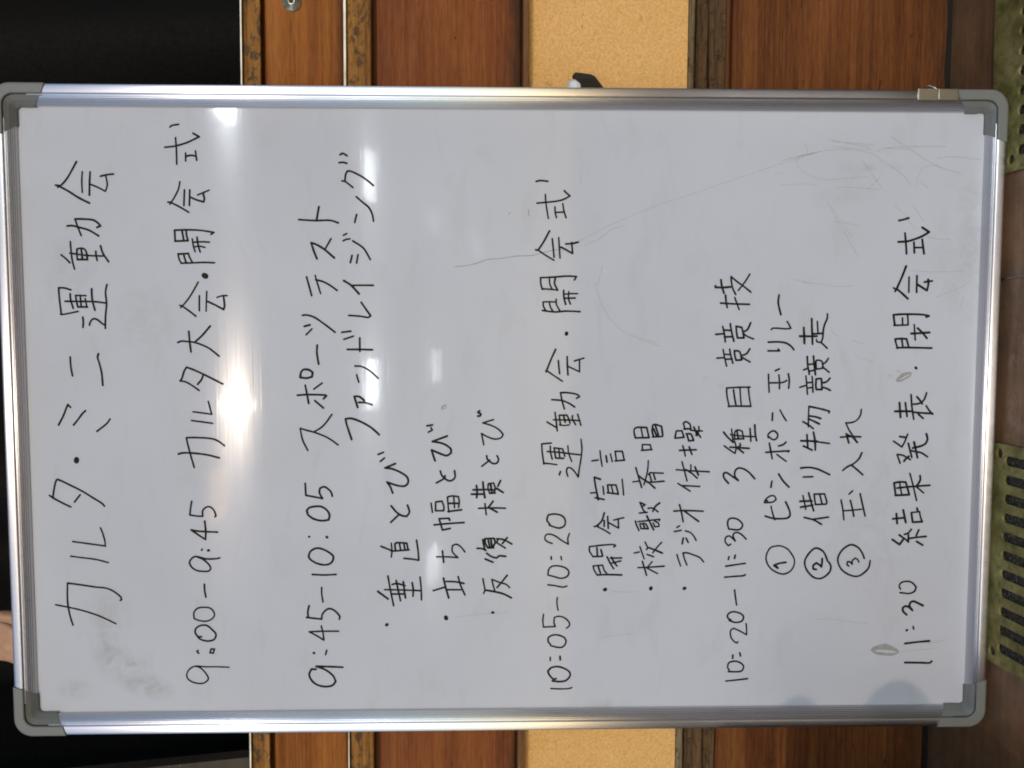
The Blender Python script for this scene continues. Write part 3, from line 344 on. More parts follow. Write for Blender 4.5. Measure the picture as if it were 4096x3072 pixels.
l.new(ramp(n, l, a.outputs[0], [(0.38, (0.010, 0.009, 0.007)), (0.56, (0.055, 0.050, 0.042)), (0.72, (0.24, 0.22, 0.16))]).outputs[0], b.inputs['Base Color']); b.inputs['Roughness'].default_value = 0.6; b.inputs['Specular IOR Level'].default_value = 0.15; bump(n, l, a.outputs[0], 0.9, 0.002, b)
m_grit = mt
def plate(x, n_slots, label, rot):
    L = 0.210
    root = empty('slotted_plate', (x, 0, FZ)); root.rotation_euler[2] = rot
    tag(root, label, 'floor grate', 'slotted plates on the floor')
    me = plate_mesh(L, 0.012, -0.40, 0.0178, 0.0175, n_slots, 0.0096, -0.0235, -0.30, [(0.011, -0.016), (L - 0.009, -0.016)])
    me.materials.append(m_plate)
    o = bpy.data.objects.new('slotted_sheet', me); COL.objects.link(o); o.parent = root; o.location = (0, 0, 0.0021)
    g_ = mesh('grit', [(0.004, -0.39, 0.0004), (L - 0.004, -0.39, 0.0004), (L - 0.004, -0.015, 0.0004), (0.004, -0.015, 0.0004)], [(0, 1, 2, 3)], m_grit, root)
    g_['kind'] = 'stuff'
    return root
plate(-0.236, 11, 'yellow green slotted floor plate beneath the 11:30 end of the whiteboard', 0.0)
plate(0.226, 11, 'yellow green slotted floor plate by the frame corner with the metal clip', 0.02)

def tube(name, pts, r, mat, parent=None, seg=8):
    vs = []; fs = []; P = [Vector(p) for p in pts]
    for i, p in enumerate(P):
        d = (P[min(i + 1, len(P) - 1)] - P[max(i - 1, 0)]).normalized(); a = d.orthogonal().normalized() if i == 0 else (a - d * a.dot(d)).normalized(); bb_ = d.cross(a)
        rr = r[i] if isinstance(r, (list, tuple)) else r
        for k in range(seg): t = 2 * math.pi * k / seg; vs.append(p + (a * math.cos(t) + bb_ * math.sin(t)) * rr)
    for i in range(len(P) - 1):
        for k in range(seg): fs.append((i * seg + k, i * seg + (k + 1) % seg, (i + 1) * seg + (k + 1) % seg, (i + 1) * seg + k))
    fs.append(tuple(range(seg - 1, -1, -1))); fs.append(tuple(range((len(P) - 1) * seg, len(P) * seg)))
    return mesh(name, vs, fs, mat, parent, True)
mt, n, l, b = newmat('grey_cord'); b.inputs['Base Color'].default_value = (0.16, 0.15, 0.11, 1); b.inputs['Roughness'].default_value = 0.5
tag(tube('thin_cord', [(0.128 + 0.002 * math.sin(i * .5) + 0.0035 * max(0, i - 6) * 0.35, -0.004 - 0.012 * i, FZ + 0.001) for i in range(24)], 0.001, mt, None, 6),
    'thin grey cord lying on the brown floor between the two slotted plates', 'cord')

# ---------------------------------------------------------------- the whiteboard
LEAN = R(-5)
W2 = 0.3005; H0, H1 = 0.0008, 0.9228
EL, ER, ET, EB = 0.0165, 0.0175, 0.0158, 0.0138    # visible width of the frame on each side
wb = empty('whiteboard', (0, 0, 0)); wb.rotation_euler = (R(90) + LEAN, 0, 0)    # local x = right, y = up along the board, z = towards the viewer
tag(wb, 'aluminium framed whiteboard with a handwritten Japanese timetable, leaning on the wooden wall', 'whiteboard')
def panel_mat():
    mt, n, l, b = newmat('white_enamel')
    mp = mapping(n, l, (1, 1, 1)); a = noisetex(n, l, mp, 5, 5, 0.6, 0.6)
    mpb = mapping(n, l, (16, 40, 16), (2, 3, 1), (0, 0, 0.25)); a2 = noisetex(n, l, mpb, 1, 5, 0.6, 0.6)
    base = mix(n, l, ramp(n, l, a.outputs[0], [(0.4, (0, 0, 0)), (0.72, (1, 1, 1))]).outputs[0], (0.530, 0.545, 0.583), (0.503, 0.511, 0.543))
    base = mix(n, l, math_(n, l, 'MULTIPLY', ramp(n, l, a2.outputs[0], [(0.55, (0, 0, 0)), (0.78, (1, 1, 1))]).outputs[0], 0.36), base, (0.425, 0.425, 0.43))
    # rubbed-off ink smudges where they lie on the board
    tc = n.new('ShaderNodeTexCoord')
    col = base
    mps = mapping(n, l, (60, 60, 60)); ns = noisetex(n, l, mps, 1.0, 5, 0.7, 0.6)
    for (cx, cy, rx, ry, rot, st) in SMUDGES:
        mp_ = n.new('ShaderNodeMapping'); mp_.vector_type = 'TEXTURE'
        mp_.inputs['Location'].default_value = (cx, cy, 0); mp_.inputs['Rotation'].default_value = (0, 0, rot); mp_.inputs['Scale'].default_value = (rx, ry, 1)
        l.new(tc.outputs['Object'], mp_.inputs[0])
        ln = n.new('ShaderNodeVectorMath'); ln.operation = 'LENGTH'; l.new(mp_.outputs[0], ln.inputs[0])
        d = math_(n, l, 'SUBTRACT', 1.0, ln.outputs['Value'], True)
        nz = math_(n, l, 'MULTIPLY', math_(n, l, 'SUBTRACT', ns.outputs[0], 0.36, True), 4.0)
        fct = math_(n, l, 'MULTIPLY', math_(n, l, 'MULTIPLY', d, nz, True), st, True)
        col = mix(n, l, fct, col, (0.30, 0.285, 0.25))
    l.new(col, b.inputs['Base Color'])
    mp3 = mapping(n, l, (3, 900, 3)); s1 = noisetex(n, l, mp3, 1.0, 2); mp4 = mapping(n, l, (14, 700, 10)); s2 = noisetex(n, l, mp4, 1.0, 2)
    b.inputs['Roughness'].default_value = 0.105; b.inputs['Specular IOR Level'].default_value = 0.075
    b.inputs['Anisotropic'].default_value = 0.97; b.inputs['Anisotropic Rotation'].default_value = ANI
    tg_ = n.new('ShaderNodeTangent'); tg_.direction_type = 'UV_MAP'; tg_.uv_map = 'UVMap'; l.new(tg_.outputs[0], b.inputs['Tangent'])
    bn = n.new('ShaderNodeBump'); bn.inputs['Strength'].default_value = 0.03; bn.inputs['Distance'].default_value = 0.0004; l.new(s1.outputs[0], bn.inputs['Height']); l.new(bn.outputs[0], b.inputs['Normal'])
    mp6 = mapping(n, l, (9, 900, 10), (4, 7, 1)); s6 = noisetex(n, l, mp6, 1.0, 2, 0.7); l.new(ramp(n, l, s6.outputs[0], [(0.36, (0.04,) * 3), (0.64, (0.25,) * 3)]).outputs[0], b.inputs['Coat Weight'])
    l.new(ramp(n, l, s2.outputs[0], [(0.38, (0.010,) * 3), (0.62, (0.050,) * 3)]).outputs[0], b.inputs['Coat Roughness'])
    bp = n.new('ShaderNodeBump'); bp.inputs['Strength'].default_value = 0.015; bp.inputs['Distance'].default_value = 0.0004
    l.new(s1.outputs[0], bp.inputs['Height']); l.new(bp.outputs[0], b.inputs['Coat Normal'])
    return mt
SMUDGES = [(-0.228, 0.838, 0.030, 0.022, 0.3, 0.5), (-0.190, 0.842, 0.03, 0.03, 0.0, 0.35), (-0.258, 0.806, 0.014, 0.034, -0.3, 0.75), (-0.238, 0.815, 0.010, 0.020, 0.0, 0.5),
           (-0.262, 0.872, 0.012, 0.022, 0.0, 0.45), (0.205, 0.145, 0.012, 0.045, 0.1, 0.2), (0.17, 0.14, 0.02, 0.05, 0.2, 0.1), (-0.285, 0.36, 0.012, 0.03, 0, 0.4),
           (0.232, 0.118, 0.006, 0.05, 0.05, 0.28), (0.09, 0.80, 0.05, 0.03, 0, 0.25), (0.14, 0.865, 0.04, 0.03, 0, 0.25), (-0.1, 0.12, 0.10, 0.06, 0, 0.18),(0.16, 0.02, 0.1, 0.05, 0, 0.3)]
bm = bmesh.new()
GX, GY = 30, 46
ps = []
for j in range(GY + 1):
    for i in range(GX + 1):
        ps.append(bm.verts.new((-0.294 + 0.588 * i / GX, 0.007 + 0.909 * j / GY, 0.0)))
for j in range(GY):
    for i in range(GX):
        a0 = j * (GX + 1) + i; bm.faces.new([ps[a0], ps[a0 + 1], ps[a0 + GX + 2], ps[a0 + GX + 1]])
ANI = 0.0
uvl = bm.loops.layers.uv.new('UVMap')
for f_ in bm.faces:
    for lp_ in f_.loops: lp_[uvl].uv = (lp_.vert.co.x, lp_.vert.co.y)
pan = from_bm('writing_surface', bm, panel_mat(), wb, True)
mt, n, l, b = newmat('grey_back_sheet'); b.inputs['Base Color'].default_value = (0.3, 0.3, 0.3, 1); b.inputs['Metallic'].default_value = 0.5; b.inputs['Roughness'].default_value = 0.5
bevelled('back_sheet', [(-0.294, 0.007, -0.0005), (0.294, 0.007, -0.0005), (0.294, 0.916, -0.0005), (-0.294, 0.916, -0.0005), (-0.294, 0.007, -0.003), (0.294, 0.007, -0.003), (0.294, 0.916, -0.003), (-0.294, 0.916, -0.003)], mt, wb, 0)

mt, n, l, b = newmat('brushed_aluminium')
mp = mapping(n, l, (30, 30, 30)); a = noisetex(n, l, mp, 2, 3); b.inputs['Base Color'].default_value = (0.60, 0.59, 0.605, 1)
b.inputs['Metallic'].default_value = 1.0; b.inputs['Roughness'].default_value = 0.27; b.inputs['Anisotropic'].default_value = 0.92
tg_ = n.new('ShaderNodeTangent'); tg_.direction_type = 'UV_MAP'; tg_.uv_map = 'UVMap'; l.new(tg_.outputs[0], b.inputs['Tangent'])
m_alu = mt
mt, n, l, b = newmat('grey_plastic_cap'); mp = mapping(n, l, (700, 700, 700)); a = noisetex(n, l, mp, 1, 2)
b.inputs['Base Color'].default_value = (0.175, 0.178, 0.160, 1); b.inputs['Roughness'].default_value = 0.5; bump(n, l, a.outputs[0], 0.3, 0.0004, b)
m_cap = mt

def prof_rail(e):
    """(w from the outer edge, height) across the frame: side, flat lip, groove, ridged slope"""
    p = [(0.0, -0.004), (0.0, 0.0112), (0.0002, 0.0122), (0.0007, 0.0127), (0.0022, 0.01290), (0.0034, 0.01298), (0.0046, 0.0130), (0.0058, 0.01298), (0.0070, 0.01290), (0.0080, 0.0127), (0.0085, 0.0123), (0.0089, 0.0116), (0.0094, 0.0112), (0.0100, 0.0114)]
    w0, w1, n0, n1 = 0.0104, e, 0.0116, 0.0022
    K = 6
    for k in range(K):
        t0 = k / K; t1 = (k + 0.72) / K; t2 = (k + 0.86) / K; tm = (k + 0.36) / K
        cv = lambda t: n0 + (n1 - n0) * (t ** 1.5)
        for t, dn in ((t0 + 0.01, 0.0), (tm, 0.00018), (t1, 0.0), (t2, -0.00024)):
            p.append((w0 + (w1 - w0) * t, cv(t) + dn))
    p.append((e, n1 - 0.0002)); p.append((e, 0.0001))
    return p
def rail(side, e, a0, a1):
    p = prof_rail(e); vs = []; fs = []; N = 24
    for i in range(N + 1):
        s = a0 + (a1 - a0) * i / N
        for (w_, h_) in p:
            jit = 0.0
            if side == 'L': jit = -0.0006 * math.exp(-((s - 0.170) / 0.006) ** 2) if w_ < 0.002 else 0
            if side == 'T': v = (s, H1 - w_, h_)
            elif side == 'B': v = (s, H0 + w_, h_)
            elif side == 'R': v = (W2 - w_, s, h_)
            else: v = (-W2 + w_ - jit, s, h_)
            vs.append(v)
    K = len(p)
    for i in range(N):
        for k in range(K - 1):
            fs.append((i * K + k, i * K + k + 1, (i + 1) * K + k + 1, (i + 1) * K + k))
    bm = bmesh.new(); me = bpy.data.meshes.new('t'); me.from_pydata(vs, [], fs); bm.from_mesh(me); bpy.data.meshes.remove(me)
    bm.verts.ensure_lookup_table(); uvl = bm.loops.layers.uv.new('UVMap')
    for f_ in bm.faces:
        for lp_ in f_.loops:
            ii = lp_.vert.index; lp_[uvl].uv = ((ii % K) / K, (ii // K) / N)
    o = from_bm('frame_rail', bm, m_alu, wb, True)
    return o
rail('T', ET, -W2 + 0.03, W2 - 0.03); rail('B', EB, -W2 + 0.03, W2 - 0.03)
rail('L', EL, H0 + 0.03, H1 - 0.03); rail('R', ER, H0 + 0.03, H1 - 0.03)

def cap(sx, top, ex, ey, L):
    """L-shaped plastic corner; every contour is a rounded right angle, the outer one wide, the inner one tight"""
    cx, cy = sx * W2, (H1 if top else H0); dy = -1 if top else 1; dx = -sx
    def prof(e):
        return [(-0.0009, -0.0045), (-0.0009, 0.0118), (-0.0004, 0.0134), (0.0010, 0.0141), (0.0080, 0.0141), (0.0088, 0.0134), (0.0090, 0.0098), (0.0098, 0.0098), (0.0101, 0.0126), ((0.0108 + e) / 2, 0.0092), (e + 0.0004, 0.0046), (e + 0.0011, 0.0034), (e + 0.0013, 0.0001)]
    NS, NA = 6, 12; st = [('a', k / NS) for k in range(NS)] + [('c', k / NA) for k in range(NA + 1)] + [('b', (k + 1) / NS) for k in range(NS)]
    vs = []; fs = []; K = 13
    for (kind, t) in st:
        e = ey if kind == 'a' else ex if kind == 'b' else ey + (ex - ey) * t
        for (w_, h_) in prof(e):
            q = min(1, max(0, w_ / e)); r = 0.0165 * (1 - q) + 0.0042 * q; c = w_ + r; wr = max(0, w_)
            end = L - 0.34 * wr - 0.0060 * max(0, (wr - 0.009) / 0.008)
            if kind == 'a': x, y = end + (c - end) * t, w_
            elif kind == 'b': x, y = w_, c + (end - c) * t
            else: x, y = c - r * math.sin(R(90 * t)), c - r * math.cos(R(90 * t))
            vs.append((cx + dx * x, cy + dy * y, h_))
    M = len(st)
    for i in range(M - 1):
        for k in range(K - 1): fs.append((i * K + k, i * K + k + 1, (i + 1) * K + k + 1, (i + 1) * K + k))
    fs.append(tuple(range(K))); fs.append(tuple(range((M - 1) * K, M * K)))
    bm = bmesh.new(); me = bpy.data.meshes.new('t'); me.from_pydata(vs, [], fs); bm.from_mesh(me); bpy.data.meshes.remove(me)
    return from_bm('corner_cap', bm, m_cap, wb)
cap(1, True, ER, ET, 0.0470); cap(-1, True, EL, ET, 0.0470); cap(1, False, ER, EB, 0.0470); cap(-1, False, EL, EB, 0.0460)

# small folded clip on the right rail near the bottom
mt, n, l, b = newmat('clip_metal'); b.inputs['Base Color'].default_value = (0.42, 0.36, 0.28, 1); b.inputs['Metallic'].default_value = 0.9; b.inputs['Roughness'].default_value = 0.35
m_clip = mt
def bx(name, x0, x1, y0, y1, z0, z1, mat, parent, bev=0.0003):
    return bevelled(name, [(x0, y0, z0), (x1, y0, z0), (x1, y1, z0), (x0, y1, z0), (x0, y0, z1), (x1, y0, z1), (x1, y1, z1), (x0, y1, z1)], mat, parent, bev)
ck = bx('clip', 0.2915, 0.3013, 0.0478, 0.0656, 0.0, 0.0137, m_clip, wb)
ck['label'] = 'small folded metal clip on the side of the frame near the bottom corner'
bx('clip', 0.2912, 0.3013, 0.0664, 0.0848, 0.0, 0.0140, m_clip, wb)
mt, n, l, b = newmat('bright_wire'); b.inputs['Base Color'].default_value = (0.8, 0.8, 0.75, 1); b.inputs['Metallic'].default_value = 1; b.inputs['Roughness'].default_value = 0.25
tube('clip_wire', [(0.3005, 0.0662, 0.0120), (0.3022, 0.0675, 0.0115), (0.3050, 0.0730, 0.0100), (0.3045, 0.0760, 0.006)], 0.0006, mt, wb, 6)

# handwriting: every line of writing is its own mesh of ink ribbons
def ink_mat(name, c1, c2, rough=0.35):
    mt, n, l, b = newmat(name); mp = mapping(n, l, (220, 220, 220)); a = noisetex(n, l, mp, 1.0, 4, 0.7)
    l.new(ramp(n, l, a.outputs[0], [(0.42, c1), (0.72, c2)]).outputs[0], b.inputs['Base Color']); b.inputs['Roughness'].default_value = rough; b.inputs['Specular IOR Level'].default_value = 0.12
    return mt
m_ink = ink_mat('black_marker_ink', (0.004, 0.0045, 0.003), (0.030, 0.030, 0.022), 0.6)
m_scr = ink_mat('faint_scratch', (0.33, 0.325, 0.32), (0.47, 0.47, 0.48), 0.5)
def smooth_pts(P):
    """Catmull-Rom through soft bends; returns runs split at sharp corners"""
    runs = []; cur_ = [P[0]]
    for i in range(1, len(P)):
        cur_.append(P[i])
        if i < len(P) - 1:
            a = (P[i] - P[i - 1]); b = (P[i + 1] - P[i])
            if a.length > 0 and b.length > 0 and a.angle(b) > R(62):
                runs.append(cur_); cur_ = [P[i]]
    runs.append(cur_); out = []
    for r_ in runs:
        if len(r_) < 3: out.append(r_); continue
        q = [r_[0] * 2 - r_[1]] + r_ + [r_[-1] * 2 - r_[-2]]; res = []
        for i in range(1, len(q) - 2):
            for k in range(5):
                t = k / 5; p0, p1, p2, p3 = q[i - 1], q[i], q[i + 1], q[i + 2]
                res.append(0.5 * ((2 * p1) + (p2 - p0) * t + (2 * p0 - 5 * p1 + 4 * p2 - p3) * t * t + (3 * p1 - p0 - 3 * p2 + p3) * t ** 3))
        res.append(r_[-1]); out.append(res)
    return out
def parse(data):
    out = []
    for st in data.split('/'):
        if st[0] == 'o':
            h_, c = st.split(); x, y = (float(t) / 1e4 for t in c.split(',')); out.append(('o', [Vector((x, y))], float(h_[1:]) / 1e4))
        else: out.append(('l', [Vector([float(t) / 1e4 for t in q.split(',')]) for q in st.split()], 0.0))
    return out
def characters(strokes, gap=0.0012):
    """group the strokes that belong to one written character"""
    bb_ = []
    for k, P, r_ in strokes:
        xs = [p.x for p in P]; ys = [p.y for p in P]; bb_.append((min(xs) - r_, max(xs) + r_, min(ys) - r_, max(ys) + r_))
    par = list(range(len(bb_)))
    def find(i):
        while par[i] != i: i = par[i]
        return i
    for i in range(len(bb_)):
        for j in range(i):
            a, c = bb_[i], bb_[j]
            if a[0] - gap < c[1] and c[0] - gap < a[1] and a[2] - 0.003 < c[3] and c[2] - 0.003 < a[3]: par[find(i)] = find(j)
    gr = {}
    for i in range(len(bb_)): gr.setdefault(find(i), []).append(strokes[i])
    return list(gr.values())
def ribbons(name, strokes, hw, mat, label, z0=0.00016, seed=1):
    vs = []; fs = []; rnd = random.Random(seed); zi = 0
    for kind, P, r_ in strokes:
        if kind == 'o':
            x, y = P[0]; z = z0 + 0.000003 * (zi % 40); zi += 1
            b0 = len(vs); vs.append((x, y, z))
            for k in range(14): a = 2 * math.pi * k / 14; rr = r_ * (1 + 0.12 * math.sin(2 * a + zi + seed)); vs.append((x + rr * math.cos(a), y + rr * math.sin(a), z))
            for k in range(14): fs.append((b0, b0 + 1 + k, b0 + 1 + (k + 1) % 14))
            continue
        wv = hw * rnd.uniform(0.88, 1.12)
        for run in smooth_pts(P):
            z = z0 + 0.000003 * (zi % 40); zi += 1
            n_ = len(run); b0 = len(vs)
            for i, p in enumerate(run):
                d = (run[min(i + 1, n_ - 1)] - run[max(i - 1, 0)]); d = d.normalized() if d.length > 0 else Vector((1, 0)); nn = Vector((-d.y, d.x))
                w_ = wv * (1 + 0.14 * noise.noise(Vector((p.x * 160, p.y * 160, zi))))
                vs.append((p.x + nn.x * w_, p.y + nn.y * w_, z)); vs.append((p.x - nn.x * w_, p.y - nn.y * w_, z))
            for i in range(n_ - 1): fs.append((b0 + 2 * i, b0 + 2 * i + 1, b0 + 2 * i + 3, b0 + 2 * i + 2))
            for e_ in (0, n_ - 1):
                c0 = len(vs); p = run[e_]; vs.append((p.x, p.y, z + 0.0000015))
                for k in range(10): a = 2 * math.pi * k / 10; vs.append((p.x + wv * math.cos(a), p.y + wv * math.sin(a), z + 0.0000015))
                for k in range(10): fs.append((c0, c0 + 1 + k, c0 + 1 + (k + 1) % 10))
    o = mesh(name, vs, fs, mat, wb)
    if label: o['label'] = label
    return o
LINES = {
 'A': ('large handwritten title along the top', 0.00082), 'B': ('handwritten line beginning 9:00-9:45', 0.00080), 'C': ('handwritten line beginning 9:45-10:05', 0.00086),
 'D': ('indented handwritten katakana line under the 9:45 line', 0.00086), 'E': ('first dotted item under the 9:45 line', 0.00084), 'F': ('second dotted item under the 9:45 line', 0.00084),
 'G': ('third dotted item under the 9:45 line', 0.00084), 'H': ('handwritten line beginning 10:05-10:20', 0.00078), 'I': ('first dotted item under the 10:05 line', 0.00080),
 'J': ('second dotted item under the 10:05 line', 0.00080), 'K': ('third dotted item under the 10:05 line', 0.00080), 'L': ('handwritten line beginning 10:20-11:30', 0.00082),
 'M': ('item with a circled 1', 0.00082), 'N': ('item with a circled 2', 0.00084), 'O': ('item with a circled 3', 0.00084), 'P': ('last handwritten line beginning 11:30', 0.00090)}
for k, (lab, hw) in LINES.items():
    for q, ch in enumerate(characters(parse(STROKES[k]))):
        ribbons('handwritten_character', ch, hw * 1.12, m_ink, 'black marker character in the ' + lab, seed=ord(k) * 31 + q)
so = ribbons('scratches', parse(STROKES['S']), 0.00019, m_scr, 'faint grey scratches and rubbed pen lines', 0.00010); so['kind'] = 'stuff'
m_scr2 = ink_mat('dark_scratch', (0.10, 0.10, 0.09), (0.34, 0.33, 0.32), 0.6)
ribbons('dark_scratches', parse(STROKES['Q']), 0.00024, m_scr2, 'thin dark scratch wandering across the upper middle of the board', 0.00012)['kind'] = 'stuff'
# two peeled flecks of coating
def fleck(cx, cy, rot, L, w_, mat1, mat2):
    c, s = math.cos(rot), math.sin(rot)
    def P(t, k): return (cx + c * t - s * k, cy + s * t + c * k)
    def leaf(nm, L, up, dn, off, z, mat):
        vs = [(*P(off, 0), z)]; fs = []
        N = 20
        for i in range(N):
            a = 2 * math.pi * i / N; t = L * math.cos(a); q = math.sin(a); k = (up if q > 0 else dn) * q * abs(q) ** 0.2 * (1 + 0.1 * math.sin(5 * a))
            vs.append((*P(off + t, k), z))
        for i in range(N): fs.append((0, 1 + i, 1 + (i + 1) % N))
        return mesh(nm, vs, fs, mat, wb)
    a_ = leaf('peeled_fleck', L, w_, w_ * 0.7, 0, 0.00012, mat1); leaf('peeled_fleck', L * 0.78, w_ * 0.16, w_ * 0.22, 0.001, 0.00020, mat2)
mf1 = ink_mat('peeled_grey', (0.29, 0.29, 0.275), (0.37, 0.365, 0.35), 0.9); mf2 = ink_mat('peeled_white', (0.50, 0.50, 0.49), (0.58, 0.58, 0.57), 0.8)
fleck(-0.2306, 0.0939, R(-95), 0.0140, 0.0068, mf1, mf2)
fleck(0.0358, 0.0835, R(-62), 0.0085, 0.0040, mf1, mf2)

# ---------------------------------------------------------------- marker behind the board edge
mk = empty('whiteboard_marker', (0.300, 0.058, 0.388))
tag(mk, 'white marker pen with black ribbed eraser tag, poking out behind the whiteboard edge', 'marker pen')
mt, n, l, b = newmat('white_plastic_pen'); mp = mapping(n, l, (300, 300, 300)); a = noisetex(n, l, mp, 1, 2)
l.new(ramp(n, l, a.outputs[0], [(0.3, (0.66, 0.68, 0.70)), (0.62, (0.80, 0.82, 0.84)), (0.72, (0.25, 0.4, 0.36))]).outputs[0], b.inputs['Base Color']); b.inputs['Roughness'].default_value = 0.3
pts = [(-0.10, 0, 0.004), (0.006, 0, 0.0045), (0.011, 0, 0.005), (0.0145, 0, 0.005), (0.0162, 0, 0.005), (0.0166, 0, 0.005)]
tube('pen_body', pts, [0.0075, 0.0075, 0.0074, 0.0058, 0.003, 0.0005], mt, mk, 20)
mt, n, l, b = newmat('black_ribbed_felt'); b.inputs['Base Color'].default_value = (0.022, 0.017, 0.010, 1); b.inputs['Roughness'].default_value = 0.85
m_felt = mt
tg = bevelled('eraser_tag', [(-0.03, -0.010, -0.0215), (0.0080, -0.010, -0.0180), (0.0255, -0.010, -0.0085), (0.0262, -0.010, 0.0005), (-0.03, -0.004, -0.006), (0.006, -0.002, 0.001), (0.0228, -0.002, 0.004), (0.0240, -0.002, 0.0065)], m_felt, mk, 0)
bpy.data.objects.remove(tg)
def block(name, poly, y0, y1, mat, parent, bev=0.0007):
    bm = bmesh.new(); f = [bm.verts.new((x, y0, z)) for x, z in poly]; g_ = [bm.verts.new((x, y1, z)) for x, z in poly]
    bm.faces.new(f); bm.faces.new(g_[::-1]); k = len(poly)
    for i in range(k): bm.faces.new([f[i], g_[i], g_[(i + 1) % k], f[(i + 1) % k]])
    bmesh.ops.bevel(bm, geom=list(bm.edges), offset=bev, segments=2, affect='EDGES', profile=0.5)
    return from_bm(name, bm, mat, parent)
poly = [(-0.020, 0.0060), (0.0045, 0.0060), (0.0185, 0.0062), (0.0213, 0.0045), (0.0215, -0.008), (0.0205, -0.0140), (0.0040, -0.0240), (-0.020, -0.038)]
poly = [(-0.018, -0.0075), (0.0075, 0.0020), (0.0208, 0.0072), (0.0222, 0.0050), (0.0208, -0.0095), (0.0190, -0.0135), (0.0085, -0.0215), (-0.018, -0.040)]
et = block('eraser_tag', poly, -0.006, 0.004, m_felt, mk)
for i in range(6):
    x = 0.0165 - i * 0.0022
    block('rib', [(x - 0.0006, -0.0125 - i * 0.0016), (x + 0.0006, -0.0115 - i * 0.0016), (x + 0.0006, 0.0025 - 0.0008 * i), (x - 0.0006, 0.0015 - 0.0008 * i)], -0.0068, -0.0055, m_felt, et, 0.0002)

# ---------------------------------------------------------------- hand of the person who holds the board up from behind
def skin_mat():
    mt, n, l, b = newmat('skin'); mp = mapping(n, l, (40, 40, 40)); a = noisetex(n, l, mp, 1.5, 4)
    l.new(ramp(n, l, a.outputs[0], [(0.3, (0.42, 0.22, 0.12)), (0.7, (0.56, 0.33, 0.19))]).outputs[0], b.inputs['Base Color']); b.inputs['Roughness'].default_value = 0.5
    b.inputs['Subsurface Weight'].default_value = 0.15; b.inputs['Subsurface Scale'].default_value = 0.01
    return mt
def skinned(name, verts, edges, radii, mat, parent, root=0, sub=2):
    me = bpy.data.meshes.new(name); me.from_pydata(verts, edges, []); o = bpy.data.objects.new(name, me); COL.objects.link(o)
    md = o.modifiers.new('skin', 'SKIN'); 
    for i, r_ in enumerate(radii): me.skin_vertices[0].data[i].radius = (r_, r_) if not isinstance(r_, tuple) else r_
    me.skin_vertices[0].data[root].use_root = True
    s = o.modifiers.new('sub', 'SUBSURF'); s.levels = sub; s.render_levels = sub
    dg = bpy.context.evaluated_depsgraph_get(); m2 = bpy.data.meshes.new_from_object(o.evaluated_get(dg)); bpy.data.objects.remove(o)
    o = bpy.data.objects.new(name, m2); COL.objects.link(o); m2.materials.clear(); m2.materials.append(mat); o.parent = parent
    for p in m2.polygons: p.use_smooth = True
    return o
per = empty('person', (-0.233, 0.142, 0.972)); per.rotation_euler = (R(-90), R(14), 0); per.scale = (0.60, 0.60, 0.60)
tag(per, 'person out of sight behind the whiteboard, only a bent hand showing at its top edge', 'person')
# wrist -> palm -> fingers curled over the board's back, local coords
V = [(0.0, 0.20, 0.03), (0.0, 0.09, 0.012), (0.0, 0.035, 0.0)]; E_ = [(0, 1), (1, 2)]; RD = [0.030, (0.027, 0.022), (0.031, 0.024)]
fing = [(-0.030, 0.060, 0.0078), (-0.011, 0.072, 0.0086), (0.009, 0.070, 0.0088), (0.028, 0.062, 0.0084)]
for (fx, fl, fr) in fing:
    b0 = len(V)
    V += [(fx * 0.9, 0.012, 0.006), (fx * 0.95, -0.030 * fl / 0.07, 0.010), (fx, -0.052 * fl / 0.07, -0.006), (fx, -0.056 * fl / 0.07, -0.026)]
    E_ += [(2, b0), (b0, b0 + 1), (b0 + 1, b0 + 2), (b0 + 2, b0 + 3)]; RD += [fr * 1.15, fr * 1.08, fr, fr * 0.85]
b0 = len(V); V += [(0.040, 0.060, -0.012), (0.055, 0.030, -0.022), (0.052, 0.004, -0.028)]; E_ += [(1, b0), (b0, b0 + 1), (b0 + 1, b0 + 2)]; RD += [0.012, 0.011, 0.009]
hd = skinned('body', V, E_, RD, skin_mat(), per)
hd.location = (0, 0, 0)
mt, n, l, b = newmat('dark_sleeve_cloth'); b.inputs['Base Color'].default_value = (0.012, 0.011, 0.011, 1); b.inputs['Roughness'].default_value = 0.9
tube('sleeve', [(0, 0.095, 0.012), (0, 0.13, 0.018), (0, 0.22, 0.035), (0, 0.32, 0.06)], [0.034, 0.038, 0.042, 0.046], mt, per, 20)

# ---------------------------------------------------------------- square lamps hanging in rows behind the viewer; the board mirrors them
mt, n, l, b = newmat('lamp_housing'); b.inputs['Base Color'].default_value = (0.5, 0.5, 0.5, 1)
m_hous = mt
def emit(name, col, s):
    mt = bpy.data.materials.new(name); mt.use_nodes = True; n = mt.node_tree.nodes; n.clear()
    e = n.new('ShaderNodeEmission'); e.inputs[0].default_value = (*col, 1); e.inputs[1].default_value = s
    o = n.new('ShaderNodeOutputMaterial'); mt.node_tree.links.new(e.outputs[0], o.inputs[0]); return mt
LAMPS = [(1.58, -5.10, 0.30, 0.30, 285.6, 'C'), (-1.05, -4.84, 0.36, 0.26, 16.4, 'W'), (1.77, -9.5, 0.56, 0.55, 89.7, 'C'), (-0.64, -9.5, 0.56, 0.60, 122.4, 'C'),
         (1.78, -14.5, 0.40, 0.60, 28.5, 'C'), (-0.68, -14.5, 0.55, 0.70, 44.8, 'C'), (-4.10, -14.3, 0.60, 0.9, 57.2, 'C'), (1.95, -21.5, 0.5, 0.7, 16.4, 'C'), (-4.7, -22.5, 0.6, 0.7, 16.4, 'C')]
